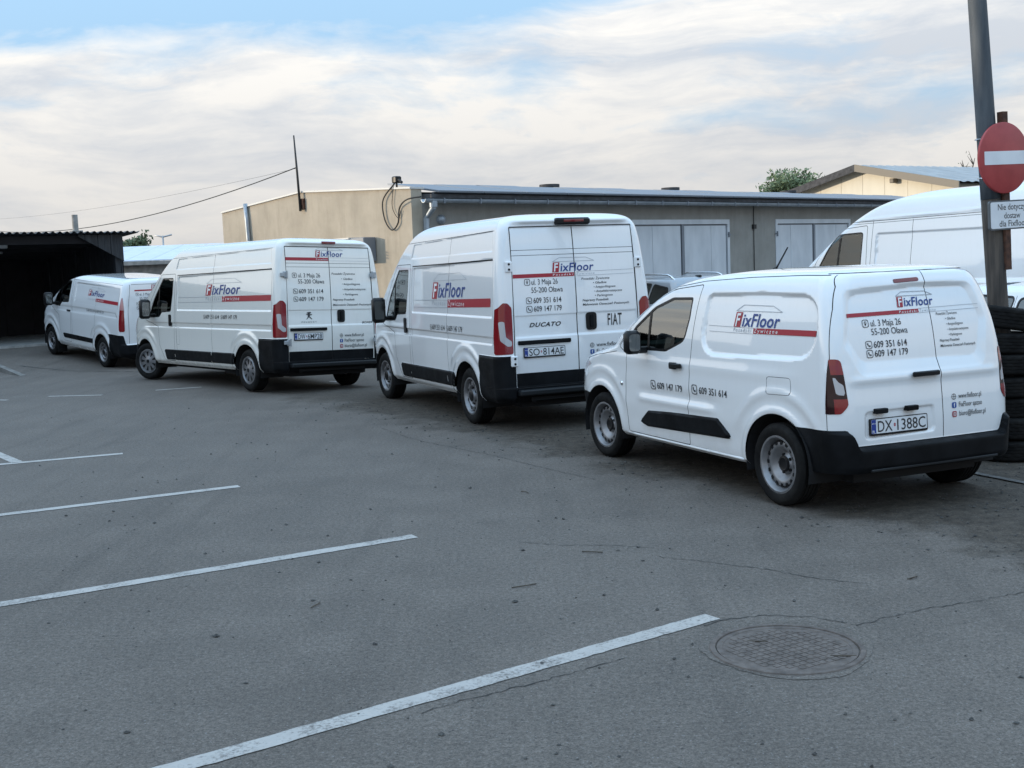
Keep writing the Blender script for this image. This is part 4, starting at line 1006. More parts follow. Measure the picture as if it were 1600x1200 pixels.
# ---------------------------------------------------------------- low van by the shed and the high-roofed van behind
def van_other(x, y, a, wb, H, label, paint, lettered, pitch=0.0, rear_oh=1.03, group=None):
    root = empty('delivery_van', (x, y, float(gz(x, y))), (0, pitch, a), label=label, cat='van', group=group)
    F = wb; hi = H > 2.3; k = H-1.98
    top = [(1.62, .895, F-.42, -.965, .26, .26, .14, .14), (1.78, .855, F-.72, -.945, .26, .26, .14, .14), (1.88, .81, F-1.02, -.925, .28, .28, .15, .15), (1.935, .74, F-1.30, -.89, .28, .28, .15, .15), (1.965, .60, F-1.6, -.80, .25, .25, .15, .15), (1.978, .3, F-1.85, -.5, .15, .15, .12, .12), (1.98, .004, F-2.0, -.2, .003, .003, .003, .003)]
    if hi:
        top = [(1.62, .985, F+.22, -1.16, .26, .26, .12, .12), (1.90, .955, F-.14, -1.145, .26, .26, .12, .12), (2.20, .915, F-.56, -1.12, .27, .27, .12, .12), (2.42, .875, F-.92, -1.10, .30, .30, .12, .12), (2.56, .83, F-1.22, -1.08, .34, .32, .13, .13),
               (2.66, .75, F-1.58, -1.04, .36, .32, .14, .14), (2.72, .62, F-2.0, -.95, .34, .30, .14, .14), (2.745, .40, F-2.4, -.75, .2, .2, .14, .14), (2.75, .004, F-2.7, -.5, .003, .003, .003, .003)]
    W = 1.03 if hi else .985; xr = -1.18 if hi else -1.0
    rows = [(.30, W-.07, F+.72, xr+.06, .60, .58, .14, .14), (.40, W-.02, F+.84, xr, .60, .60, .15, .15), (.70, W, F+.90, xr, .60, .60, .15, .15), (.95, W, F+.84, xr+.002, .56, .56, .15, .15), (1.06, W-.004, F+.72, xr+.004, .50, .50, .15, .15),
            (1.16, W-.012, F+.50+(.2 if hi else 0), xr+.008, .40, .40, .15, .15), (1.24, W-.02, F+.28+(.36 if hi else 0), xr+.012, .32, .32, .15, .15), (1.40, W-.04, F-.02+(.42 if hi else 0), xr+.02, .28, .28, .14, .14)]+top
    xb, xs = F-1.28, F-2.60; zt = 2.17 if hi else 1.80; zp = 1.46 if hi else 1.33
    pan = sd_poly(rpoly([(xb-.16, zp), (xb-.14, zt), (-.78, zt-(0 if hi else .02)), (-.84, zp)], .05 if hi else .03))
    low = sd_poly(rpoly([(xb+1.2, 1.09), (xb+1.2, 1.24), (-.72, 1.27), (-.86, 1.13)], .03))
    clad = sd_poly(rpoly([(F-.80, .60), (F-.84, .49), (.44, .49), (.42, .60)], .03))
    def ds(X, Z):
        d = -.014*sstep(0, .02, -pan(X, Z))+(-.012*sstep(0, .04, -low(X, Z)) if not hi else 0)+.016*sstep(0, .015, -clad(X, Z))
        for xc in (0, F):
            rr = np.hypot(X-xc, Z-.34); up = sstep(.2, .5, Z); d = d+.024*np.exp(-((rr-.45)/.06)**2)*up+.022*np.exp(-((rr-.60)/.05)**2)*sstep(.55, .8, Z)
        if hi: d = d+.020*np.exp(-((Z-1.42)/.025)**2)+.012*np.exp(-((Z-2.37-.02*(xb-X))/.02)**2)*sstep(xb+.6, xb, X)
        return d
    dr = lambda Y, Z: .05*sstep(.60, .57, Z)+.004*np.cos(Y*3)
    sh = Shell(rows, (5, 8, int(34*(F+1.3)), 50, 9, 30), (.57, .60, 1.42), .030, lambda X, Z: 1-.04*sstep(F-.9, F+.7, X), ds, dr, bow=.015)
    B = lambda f: sh.side(f, 'B')
    for xc in (0, F): sh.split(B(arch_sd(xc, .34, .405)), 'cut')
    for f in (pan, clad): sh.split(B(f))
    sh.split(lambda P: np.maximum(P[:, 2]-.58-.20*sstep(.86, .92, np.abs(P[:, 1])), P[:, 0]+.42), 'bumper', ['body'])
    sh.split(lambda P: np.maximum(P[:, 2]-.64, F+.40-P[:, 0]), 'bumper_front', ['body'])
    for s in (1, -1):
        z0, z1 = (.86, 1.74) if not hi else (.95, 1.75)
        lp = sd_poly(rpoly([(s*1.2, z0), (s*(W-.10), z0), (s*(W-.115), z1-.05), (s*(W-.10), z1), (s*1.2, z1)], .03))
        sh.split(lambda P, lp=lp: np.maximum(lp(P[:, 1], P[:, 2]), P[:, 0]-xr-.10), 'lamp', ['body'])
        sh.split(lambda P: 1.32-P[:, 2], 'lamp_mid', ['lamp'])
        sh.split(sh.front(sd_poly(rpoly([(s*.55, .80), (s*.86, .85), (s*.90, 1.05), (s*.62, 1.0)], .04)), F+.2), 'head_lamp', ['body'])
    wt = zt+.08; e = .32 if hi else 0
    door = sd_poly(rpoly([(F-.80, .42), (F-.62, .66), (F-.58, 1.0), (F-.08+e, 1.17), (F-.36+e, 1.50), (F-.66+e*.6, wt-.02), (xb+.05, wt+.03), (xb, 1.30), (xb+.03, .42)], .03))
    win = sd_poly(rpoly([(F-.22+e, 1.20), (F-.62, 1.20), (F-.75, 1.30), (xb+.13, 1.32), (xb+.12, wt-.06), (F-.76+e*.6, wt-.08), (F-.45+e, 1.50)], .06))
    for s in 'LR':
        sh.split(sh.side(lambda X, Z: door(X, Z)-.004, s), 'gap', ['body']); sh.split(sh.side(lambda X, Z: door(X, Z)+.004, s), 'door'+s, ['gap'])
        sh.split(sh.side(win, s), 'trim'+s, ['door'+s]); sh.split(sh.side(lambda X, Z: win(X, Z)+.02, s), 'glass'+s, ['trim'+s])
        post = sd_line([(F-.62, 1.1), (F-.70, wt)]); sh.split(sh.side(lambda X, Z: np.abs(post(X, Z))-.018, s), 'trim'+s, ['glass'+s])
    sh.split(sh.front(sd_poly(rpoly([(-.80, 1.25), (.80, 1.25), (.70, wt-.1), (-.70, wt-.1)], .08)), F-.9), 'windscreen', ['body'])
    yl = lambda P: .3-np.abs(P[:, 1])
    for xx in (xb-.06, xs+(.5 if hi else 0)): sh.groove(lambda P, xx=xx: P[:, 0]-xx, .0035, lim=lambda P: np.maximum(yl(P), np.maximum(.42-P[:, 2], P[:, 2]-(2.34 if hi else 1.83))))
    if hi:
        sh.groove(lambda P: P[:, 2]-2.34-.012*(xb-P[:, 0]), .004, lim=lambda P: np.maximum(yl(P), np.maximum(P[:, 0]-xb-.55, -1.0-P[:, 0])))
        sh.groove(lambda P: P[:, 2]-2.31-.012*(xb-P[:, 0]), .003, lim=lambda P: np.maximum(yl(P), np.maximum(P[:, 0]-xb-.5, -1.0-P[:, 0])))
    else: sh.groove(lambda P: P[:, 2]-1.845, .003, lim=lambda P: np.maximum(yl(P), np.maximum(P[:, 0]-xb-.1, -.85-P[:, 0])))
    r_ = lambda P: P[:, 0]+.7
    sh.groove(lambda P: P[:, 1], .005, lim=lambda P: np.maximum(r_(P), np.maximum(P[:, 2]-(H-.12), .6-P[:, 2])))
    sh.groove(lambda P: P[:, 2]-(H-.12), .004, lim=lambda P: np.maximum(r_(P), np.abs(P[:, 1])-.68))
    for s in (1, -1): sh.groove(lambda P, s=s: P[:, 1]-s*(W-.19-.09*sstep(1.2, H, P[:, 2])), .004, lim=lambda P, s=s: np.maximum(np.maximum(r_(P), np.maximum(P[:, 2]-(H-.12), .6-P[:, 2])), .3-s*P[:, 1]))
    sh.extract(['body'], 'body', paint, root); tag(sh.extract(['gap'], 'panel_gap', 'gap', root, -.005), kind='stuff')
    for s in 'LR':
        d = sh.extract(['door'+s], 'door', paint, root); tag(sh.extract(['trim'+s], 'window_trim', 'trim', d, -.002), kind='stuff'); sh.extract(['glass'+s], 'window_glass', 'glass_green' if hi else 'glass', d, -.006)
    sh.extract(['windscreen'], 'windscreen', 'glass', root, -.003); sh.extract(['bumper'], 'bumper', 'plastic', root); sh.extract(['bumper_front'], 'bumper', 'plastic', root); sh.extract(['head_lamp'], 'head_lamp', 'clear_lens', root)
    for s in (1, -1):
        wh = lambda C, s=s: C[:, 1]*s > 0
        l = sh.extract(['lamp'], 'tail_lamp', 'red_lens', root, .006, where=wh); sh.extract(['lamp_mid'], 'lamp_lens', 'pink_lens', l, .007, where=wh)
    sh.extract(['body', 'doorL', 'doorR'], 'cabin_lining', 'lining', root, -.03, True, lambda C: (C[:, 0] > xb-.1) & (C[:, 2] > .6))
    c2 = Shell.__new__(Shell); c2.__dict__.update({k_: (v.copy() if isinstance(v, (np.ndarray, list)) else v) for k_, v in sh.__dict__.items()})
    c2.split(c2.side(lambda X, Z: clad(X, Z)+.002, 'B'), 'clad', ['body', 'doorL', 'doorR', 'gap'])
    for s in (1, -1): c2.extract(['clad'], 'side_moulding', 'plastic', root, .004, where=lambda C, s=s: C[:, 1]*s > 0)
    P = sh.wrap('L', [xb+.13], [1.13], 0)[0]
    for s in (1, -1):
        m = MB(); m.rbox((P[0]-.09, s*P[1]-.025, P[2]-.022), (P[0]+.09, s*P[1]+.025, P[2]+.022), .02); m.build('door_handle', 'trim', root, 40); door_mirror(root, F-.38, W, 1.36, .30, .20, .15, s, zb=1.26)
    for xc in (0, F):
        for s in (1, -1): make_wheel(root, xc, s*(W-.125), .335, .215, .205, 'holes', 0, s); wheel_well(root, xc, W-.02, .412, .42, .34, s)
    for s in (1, -1):
        m = MB(); m.box((F-.46, s*(W-.10)-.11, .10), (F-.44, s*(W-.10)+.11, .36)); m.build('mud_flap', 'rubber', root)
    axles(root, (0, F), .335, .80); underbody(root, xr+.15, F+.5, .66, .24, .46); cabin(root, xb-.12, F-.25, .55, W-.05, zt+.1, .43, xb+.40, .05)
    if lettered:
        D = decals(); logo(D, .80, -.06, 1.545, .105, -.01)
        D['red'].strip(.36, -.80, 1.425, 1.495, 30, -.01)
        D['thin'].text('Posadzki', .78, .40, 1.445, .045, .002, .1, 1.5); D['white'].text('Żywiczne', .33, -.05, 1.44, .045, .002, .1, 1.5)
        for a0, tx in ((.80, '609 351 614'), (.32, '609 147 179')): D['dark'].handset(a0-.03, 1.215, .03, -1); D['dark'].text(tx, a0-.08, a0-.44, 1.19, .055, .002)
        put(D, sh, 'L', root)
        D = decals(); D['red'].strip(.62, .01, 1.715, 1.745, 20); logo(D, .24, -.22, 1.76, .07); address(D, .60, .20, 1.62, 1.53, .055); phones(D, .60, .18, 1.42, 1.33, .055); put(D, sh, 'rear', root)
    return root

# ---------------------------------------------------------------- ordinary cars half hidden between the vans
def car(x, y, a, H, paint, label, rails, name):
    root = empty(name, (x, y, float(gz(x, y))), (0, 0, a), label=label, cat='car')
    F, k = 2.62, H/1.50
    z = lambda v: v*k
    rows = [(z(.24), .80, F+.70, -.72, .5, .5, .3, .3), (z(.40), .875, F+.84, -.86, .5, .5, .3, .3), (z(.62), .895, F+.85, -.88, .5, .5, .3, .3), (z(.78), .892, F+.74, -.87, .5, .5, .3, .3), (z(.88), .882, F+.45, -.86, .45, .45, .3, .3), (z(.95), .865, F-.05, -.85, .35, .35, .28, .28),
            (z(1.02), .84, F-.35, -.83, .3, .3, .26, .26), (z(1.18), .78, F-.66, -.74, .26, .26, .24, .24), (z(1.34), .715, F-.98, -.62, .24, .24, .22, .22), (z(1.42), .665, F-1.2, -.52, .24, .24, .22, .22), (z(1.465), .58, F-1.42, -.40, .22, .22, .2, .2), (z(1.488), .42, F-1.65, -.2, .2, .2, .2, .2), (z(1.498), .2, F-1.8, .1, .1, .1, .1, .1), (z(1.50), .004, F-1.9, .35, .003, .003, .003, .003)]
    def ds(X, Z):
        d = 0*X
        for xc in (0, F): d = d+.02*np.exp(-((np.hypot(X-xc, Z-.31)-.38)/.05)**2)*sstep(.2, .45, Z)
        return d+.012*np.exp(-((Z-z(.80))/.03)**2)
    sh = Shell(rows, (5, 6, 90, 60, 8, 20), (z(.95),), .03, lambda X, Z: 1-.05*sstep(F-.6, F+.7, X)-.05*sstep(.2, -.8, X), ds, None)
    for xc in (0, F): sh.split(sh.side(arch_sd(xc, .31, .355), 'B'), 'cut')
    ws = [sd_poly(rpoly([(F-.55, z(1.0)), (1.28, z(.985)), (1.28, z(1.375)), (F-1.12, z(1.37)), (F-.82, z(1.22))], .04)), sd_poly(rpoly([(1.20, z(.985)), (.30, z(1.0)), (.25, z(1.35)), (1.20, z(1.38))], .04)), sd_poly(rpoly([(.20, z(1.0)), (-.46, z(1.05)), (-.36, z(1.28)), (.16, z(1.345))], .05))]
    for i, f in enumerate(ws):
        sh.split(sh.side(lambda X, Z, f=f: f(X, Z)-.022, 'B'), 'trim', ['body']); sh.split(sh.side(f, 'B'), 'glass%d' % i, ['trim'])
    sh.split(sh.front(sd_poly(rpoly([(-.70, z(1.0)), (.70, z(1.0)), (.58, z(1.36)), (-.58, z(1.36))], .06)), F-1.3), 'windscreen', ['body'])
    sh.split(sh.rear(sd_poly(rpoly([(-.60, z(1.02)), (.60, z(1.02)), (.50, z(1.33)), (-.50, z(1.33))], .06)), -.3), 'rear_glass', ['body'])
    for s in (1, -1): sh.split(sh.rear(sd_poly(rpoly([(s*.55, z(.70)), (s*.95, z(.70)), (s*.95, z(.92)), (s*.6, z(.90))], .03)), -.35), 'lamp', ['body'])
    for xx in (1.24, .22, 2.02): sh.groove(lambda P, xx=xx: P[:, 0]-xx, .003, lim=lambda P: np.maximum(.3-np.abs(P[:, 1]), np.maximum(.35-P[:, 2], P[:, 2]-z(1.38))))
    sh.split(lambda P: P[:, 2]-z(.33), 'sill', ['body'])
    sh.extract(['body'], 'body', paint, root); tag(sh.extract(['gap'], 'panel_gap', 'gap', root, -.004), kind='stuff'); [sh.extract(['trim'], 'window_trim', 'trim', root, where=lambda C, s=s: C[:, 1]*s > 0) for s in (1, -1)]; sh.extract(['sill'], 'sill', 'plastic', root)
    for i in range(3):
        for s in (1, -1): sh.extract(['glass%d' % i], 'window_glass', 'glass_dark', root, -.004, where=lambda C, s=s: C[:, 1]*s > 0)
    sh.extract(['windscreen'], 'windscreen', 'glass_dark', root, -.003); sh.extract(['rear_glass'], 'rear_window', 'glass_dark', root, -.003)
    for s in (1, -1): sh.extract(['lamp'], 'tail_lamp', 'red_lens', root, .004, where=lambda C, s=s: C[:, 1]*s > 0)
    if rails:
        for s in (1, -1):
            xs_ = np.linspace(1.25, -.40, 14); pts = []
            for i, q in enumerate(xs_):
                e = min(i, 13-i); pts.append((q, s*.575, z(1.455)+(.085 if e > 1 else (.055 if e == 1 else -.01))-.03*abs(q-.5)**2))
            m = MB(); m.tube(pts, .019, 8); m.build('roof_rail', 'chrome', root, True)
        m = MB(); m.rbox((-.42, -.035, z(1.44)), (-.25, .035, z(1.44)+.07), .03); m.build('aerial', 'trim', root, 40)
    for xc in (0, F):
        for s in (1, -1): make_wheel(root, xc, s*.78, .31, .2, .205, 'holes', 0, s); wheel_well(root, xc, .87, .36, .34, .31, s)
    for s in (1, -1): door_mirror(root, F-.62, .86, z(.99), .15, .18, .12, s, shell=paint)
    underbody(root, -.6, F+.5, .56, .18, .40); cabin(root, -.35, F-.60, .38, .72, z(1.0), .36, 1.0, .0)
    return root
# ================================================================ the place
def asphalt_build(t, b):
    o = objco(t); sp = N(t, 'ShaderNodeSeparateXYZ'); t.links.new(o, sp.inputs[0])
    big = noise(t, o, .22, 5, .6); mid = noise(t, o, 1.4, 6, .65); fine = noise(t, o, 34, 6, .78); grain = noise(t, o, 85, 5, .85)
    base = mixc(t, ramp(t, big, [(.35, 0.0), (.65, 1.0)]), (.115, .100, .087), (.142, .124, .108))
    base = mixc(t, ramp(t, mid, [(.42, 0.0), (.72, .75)]), base, (.182, .160, .141))                     # dusty, bleached patches
    blot = noise(t, mapping(t, o, (1, 1, 1), (7.3, 2.1, 0)), .9, 7, .7)
    base = mixc(t, ramp(t, blot, [(.60, 0.0), (.74, .45)]), base, (.064, .059, .055))                     # old oil and damp
    trk = noise(t, mapping(t, o, (2.6, .22, 1), (0, 0, 0), (0, 0, R(-33))), 1.2, 5, .6)                      # wheel tracks along the aisle
    base = mixc(t, ramp(t, trk, [(.52, 0.0), (.70, .35)]), base, (.075, .067, .060))
    # strip of dirt and grit along the row of vans
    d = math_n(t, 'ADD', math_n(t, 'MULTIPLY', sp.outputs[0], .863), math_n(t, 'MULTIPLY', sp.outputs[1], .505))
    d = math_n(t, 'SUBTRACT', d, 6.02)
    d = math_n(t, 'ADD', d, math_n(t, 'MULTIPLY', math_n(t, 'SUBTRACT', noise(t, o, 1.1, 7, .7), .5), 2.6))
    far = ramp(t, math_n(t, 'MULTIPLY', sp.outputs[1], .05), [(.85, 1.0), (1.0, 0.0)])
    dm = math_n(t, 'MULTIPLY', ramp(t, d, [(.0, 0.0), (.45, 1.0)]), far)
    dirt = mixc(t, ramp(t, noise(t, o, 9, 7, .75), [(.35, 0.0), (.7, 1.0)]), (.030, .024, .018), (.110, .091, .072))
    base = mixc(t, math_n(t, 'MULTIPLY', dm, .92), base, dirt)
    g = mixc(t, ramp(t, fine, [(.30, 0.0), (.72, 1.0)]), (.52, .52, .52), (1.42, 1.42, 1.42))
    g2 = mixc(t, ramp(t, grain, [(.28, 0.0), (.74, 1.0)]), (.25, .25, .26), (1.78, 1.77, 1.75))
    for k in (g, g2):
        m = t.nodes.new('ShaderNodeMix'); m.data_type = 'RGBA'; m.blend_type = 'MULTIPLY'; m.inputs[0].default_value = 1.0
        t.links.new(base, m.inputs[6]); t.links.new(k, m.inputs[7]); base = m.outputs[2]
    # pale aggregate
    v = N(t, 'ShaderNodeTexVoronoi'); v.inputs['Scale'].default_value = 60; t.links.new(o, v.inputs['Vector'])
    spk = math_n(t, 'MULTIPLY', ramp(t, v.outputs['Distance'], [(.16, 1.0), (.26, 0.0)]), ramp(t, noise(t, o, 42, 2), [(.54, 0.0), (.60, 1.0)]))
    base = mixc(t, math_n(t, 'MULTIPLY', spk, .75), base, (.25, .245, .235))
    v2 = N(t, 'ShaderNodeTexVoronoi'); v2.inputs['Scale'].default_value = 22; t.links.new(o, v2.inputs['Vector'])      # pits where stones have come out
    pit = math_n(t, 'MULTIPLY', ramp(t, v2.outputs['Distance'], [(.10, 1.0), (.17, 0.0)]), ramp(t, noise(t, o, 11, 3), [(.54, 0.0), (.60, 1.0)]))
    base = mixc(t, math_n(t, 'MULTIPLY', pit, .8), base, (.03, .03, .03))
    t.links.new(base, b.inputs['Base Color'])
    t.links.new(ramp(t, mid, [(.3, .72), (.7, .92)]), b.inputs['Roughness'])
    bump(t, b, math_n(t, 'ADD', math_n(t, 'MULTIPLY', grain, .6), math_n(t, 'MULTIPLY', fine, .8)), .55, .006)
mat('asphalt', build=asphalt_build, spec=.3)
def road_paint(t, b):
    o = objco(t)
    w_ = math_n(t, 'ADD', math_n(t, 'MULTIPLY', noise(t, o, 55, 5, .75), .65), math_n(t, 'MULTIPLY', noise(t, o, 4, 4, .6), .45))
    c = mixc(t, noise(t, o, 14, 4), (.37, .35, .325), (.48, .455, .425))
    t.links.new(mixc(t, ramp(t, w_, [(.55, 0.0), (.68, .9)]), c, (.13, .118, .108)), b.inputs['Base Color'])
    bump(t, b, noise(t, o, 150, 3), .4, .004)
mat('road_paint', rough=.8, build=road_paint)
mat('iron', rough=.7, build=varied((.078, .062, .053), (.145, .119, .103), 14, rough=(.6, .9), bmp=.3, bscale=120))
mat('collar', rough=.9, build=varied((.070, .067, .063), (.135, .130, .123), 12, bmp=.5, bscale=110))
mat('kerb_stone', rough=.9, build=varied((.13, .125, .115), (.21, .20, .185), 5, bmp=.3, bscale=60))
mat('crack', (.036, .035, .034), .95)
mat('concrete', rough=.9, build=varied((.22, .22, .21), (.36, .35, .33), 5, bmp=.3, bscale=60))
mat('grit', rough=.9, build=varied((.03, .029, .028), (.10, .097, .09), 30))
def plaster_build(c1, c2, c3):
    def f(t, b):
        o = objco(t)
        base = mixc(t, ramp(t, noise(t, o, 1.3, 7, .65), [(.35, 0.0), (.65, 1.0)]), c1, c2)
        base = mixc(t, ramp(t, noise(t, mapping(t, o, (3, 3, .45)), 1.3, 7, .68), [(.50, 0.0), (.80, .5)]), base, c3)      # rain streaks
        base = mixc(t, ramp(t, noise(t, o, 22, 4, .7), [(.62, 0.0), (.8, .35)]), base, c3)
        t.links.new(base, b.inputs['Base Color']); bump(t, b, noise(t, o, 45, 6, .7), .35, .01)
    return f
mat('plaster_beige', rough=.95, build=plaster_build((.385, .335, .265), (.47, .41, .325), (.24, .20, .155)))
mat('plaster_grey', rough=.95, build=plaster_build((.25, .243, .222), (.31, .302, .278), (.16, .155, .142)))
mat('render_cool', rough=.9, build=varied((.10, .112, .122), (.15, .163, .175), 1.2, bmp=.2, bscale=30))
mat('sheet_light', rough=.5, metal=.1, build=varied((.50, .54, .58), (.60, .64, .68), 2.5, (1, 1, .4), rough=(.4, .6)))
mat('zinc', rough=.45, metal=.5, build=varied((.30, .34, .38), (.42, .46, .50), 6))
mat('frame_grey', (.20, .22, .25), .55, .3)
mat('felt', rough=.9, build=varied((.045, .045, .048), (.085, .085, .09), 6))
mat('flashing', (.62, .61, .58), .5)
mat('solar', (.15, .175, .21), .40, coat=.0, spec=.35)
mat('rust', rough=.9, build=varied((.045, .022, .016), (.11, .050, .030), 18, bmp=.3))
mat('cable', (.02, .02, .02), .6)
mat('cream_sheet', rough=.6, build=varied((.66, .615, .505), (.72, .675, .56), 2, (1, 1, .3)))
mat('trim_brown', (.20, .175, .14), .6)
mat('roof_sheet', rough=.45, metal=.3, build=varied((.30, .30, .295), (.42, .42, .41), 3, (1, .3, 1)))
mat('blue_roof', rough=.35, build=varied((.55, .62, .72), (.64, .70, .78), 2))
mat('block', rough=.95, build=varied((.16, .16, .155), (.34, .33, .31), 3, bmp=.4, bscale=30))
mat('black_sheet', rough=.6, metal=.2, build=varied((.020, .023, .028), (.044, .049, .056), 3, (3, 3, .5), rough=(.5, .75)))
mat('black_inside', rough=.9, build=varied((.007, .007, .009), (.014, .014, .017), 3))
mat('wood_pole', rough=.9, build=varied((.050, .044, .040), (.115, .095, .078), 5, (6, 6, .5), bmp=.5, bscale=30))
mat('pole_grey', rough=.7, build=varied((.050, .062, .075), (.085, .098, .110), 5, (3, 3, .5), bmp=.2, bscale=40))
mat('sign_red', rough=.45, build=varied((.34, .040, .042), (.42, .058, .058), 6))
mat('sign_white', rough=.45, build=varied((.72, .74, .77), (.80, .82, .84), 6))
mat('sign_back', (.12, .13, .14), .5, .4)
mat('bark', rough=.95, build=varied((.045, .036, .028), (.10, .08, .06), 12, (1, 1, .3), bmp=.5))
def leaf_mat(name, a, c):
    def f(t, b):
        t.links.new(mixc(t, ramp(t, noise(t, objco(t), 1.4, 3), [(.3, 0.0), (.7, 1.0)]), a, c), b.inputs['Base Color'])
        b.inputs['Transmission Weight'].default_value = 0.0
    mat(name, rough=.65, spec=.3, build=f)
leaf_mat('leaf', (.125, .165, .080), (.23, .275, .145)); leaf_mat('leaf_far', (.06, .09, .05), (.11, .14, .07))

# ---------------------------------------------------------------- ground
def ground_sheet():
    xs = np.concatenate([[-900, -400, -200, -110, -70, -45], np.arange(-32, 24, .5), [26, 32, 45, 70, 120, 220, 450, 900]])
    ys = np.concatenate([[-300, -120, -50, -20], np.arange(-8, 40, .5), [42, 46, 52, 60, 75, 100, 150, 250, 450, 900, 1800]])
    X, Y = np.meshgrid(xs, ys, indexing='ij'); Z = gz(X, Y)
    V = np.stack([X.ravel(), Y.ravel(), Z.ravel()], 1); n = len(ys)
    F = [(i*n+j, (i+1)*n+j, (i+1)*n+j+1, i*n+j+1) for i in range(len(xs)-1) for j in range(n-1)]
    m = MB(); m.add(V.tolist(), F); return m.build('ground', 'asphalt', smooth=True, kind='structure')
GROUND = ground_sheet()
def strip(pts, wd, z, rag=0.0, n_per=.12, jit=0.0, seed=1):
    rnd = random.Random(seed); P = []
    for (a, b) in zip(pts[:-1], pts[1:]):
        L = math.hypot(b[0]-a[0], b[1]-a[1]); n = max(1, int(L/n_per))
        for k in range(n): P.append((a[0]+(b[0]-a[0])*k/n, a[1]+(b[1]-a[1])*k/n))
    P.append(pts[-1]); vs, fs = [], []
    for i, q in enumerate(P):
        a, b = P[max(i-1, 0)], P[min(i+1, len(P)-1)]; d = Vector((b[0]-a[0], b[1]-a[1])).normalized(); nn = Vector((-d.y, d.x))
        j = rnd.uniform(-jit, jit); w0 = wd/2+rnd.uniform(-rag, rag); w1 = wd/2+rnd.uniform(-rag, rag)
        for s, w_ in ((1, w0), (-1, w1)):
            px, py = q[0]+nn.x*(s*w_+j), q[1]+nn.y*(s*w_+j); vs.append((px, py, float(gz(px, py))+z))
        if i: fs.append((2*i-2, 2*i-1, 2*i+1, 2*i))
    m = MB(); m.add(vs, fs); return m
def lot_lines():
    # bay lines: end nearest the aisle, far end
    L = [((1.02, 6.05), (-3.08, 3.21)), ((-.74, 8.20), (-5.05, 5.73)), ((-2.52, 10.46), (-6.95, 8.24)), ((-4.33, 12.74), (-9.0, 11.0)), ((-5.35, 12.40), (-5.95, 13.20)),
         ((-6.88, 19.44), (-7.83, 19.58)), ((-5.40, 20.17), (-6.13, 19.92)), ((-8.37, 19.21), (-9.2, 19.6)), ((-2.63, 20.77), (-3.27, 20.79))]
    for i, (a, b) in enumerate(L):
        wd = .115 if i < 5 else .09
        strip([a, b], wd, .004, .004, .05, 0, i).build('parking_line', 'road_paint', kind='structure')
lot_lines()
def cracks():
    C = [[(1.72, 5.80), (1.9, 5.92), (2.1, 6.02), (2.4, 6.12), (2.8, 6.28), (3.4, 6.45)], [(-.45, 4.86), (-.28, 4.98), (.0, 5.14), (.25, 5.29), (.5, 5.45)], [(-.95, 4.66), (-1.25, 4.47), (-1.5, 4.31), (-1.9, 4.04)],
         [(.9, 7.35), (1.15, 7.2), (1.5, 6.95), (1.75, 6.7), (2.0, 6.55)], [(-.9, 12.6), (-.2, 11.6), (.2, 10.9), (.7, 10.1)], [(-1.6, 14.0), (-1.2, 13.1), (-.9, 12.6)],
         [(.0, 7.9), (.3, 7.75), (.55, 7.72), (.9, 7.6)], [(.95, 5.9), (1.05, 5.99), (1.3, 6.04), (1.55, 5.98), (1.70, 5.82)]]
    for i, c in enumerate(C): strip(c, .0055, .003, .0025, .03, .012, 20+i).build('crack', 'crack', GROUND)
cracks()
def manhole():
    c = (1.285, 5.495); z = float(gz(*c)); root = empty('manhole_cover', (c[0], c[1], z), (0, 0, R(28)), label='round cast iron manhole cover set in the asphalt', cat='manhole')
    rnd = random.Random(3); n = 48; m = MB()
    ring = [(math.cos(2*math.pi*k/n), math.sin(2*math.pi*k/n)) for k in range(n)]
    rr = [.405+.02*math.sin(3*2*math.pi*k/n+1)+.05*max(0, math.cos(2*math.pi*k/n-.6))+rnd.uniform(-.008, .008) for k in range(n)]
    m.add([(x*.37, y*.37, .003) for x, y in ring]+[(x*r, y*r, .0025) for (x, y), r in zip(ring, rr)], [(k, n+k, n+(k+1) % n, (k+1) % n) for k in range(n)]); m.build('collar', 'asphalt', root)
    m = MB(); m.lathe([(.372, .003), (.368, .009), (.345, .010), (.342, .003)], 48); m.build('frame', 'iron', root, 30)
    m = MB(); m.lathe([(.338, .002), (.336, .0065), (.310, .0075), (.306, .0045), (.001, .0045)], 48)
    for i in range(-7, 8):
        for j in range(-7, 8):
            x, y = i*.041, j*.041
            if x*x+y*y < .285**2: m.rbox((x-.0165, y-.0165, .0045), (x+.0165, y+.0165, .0070), .003, None, 1)
    m.build('cover', 'iron', root)
manhole()
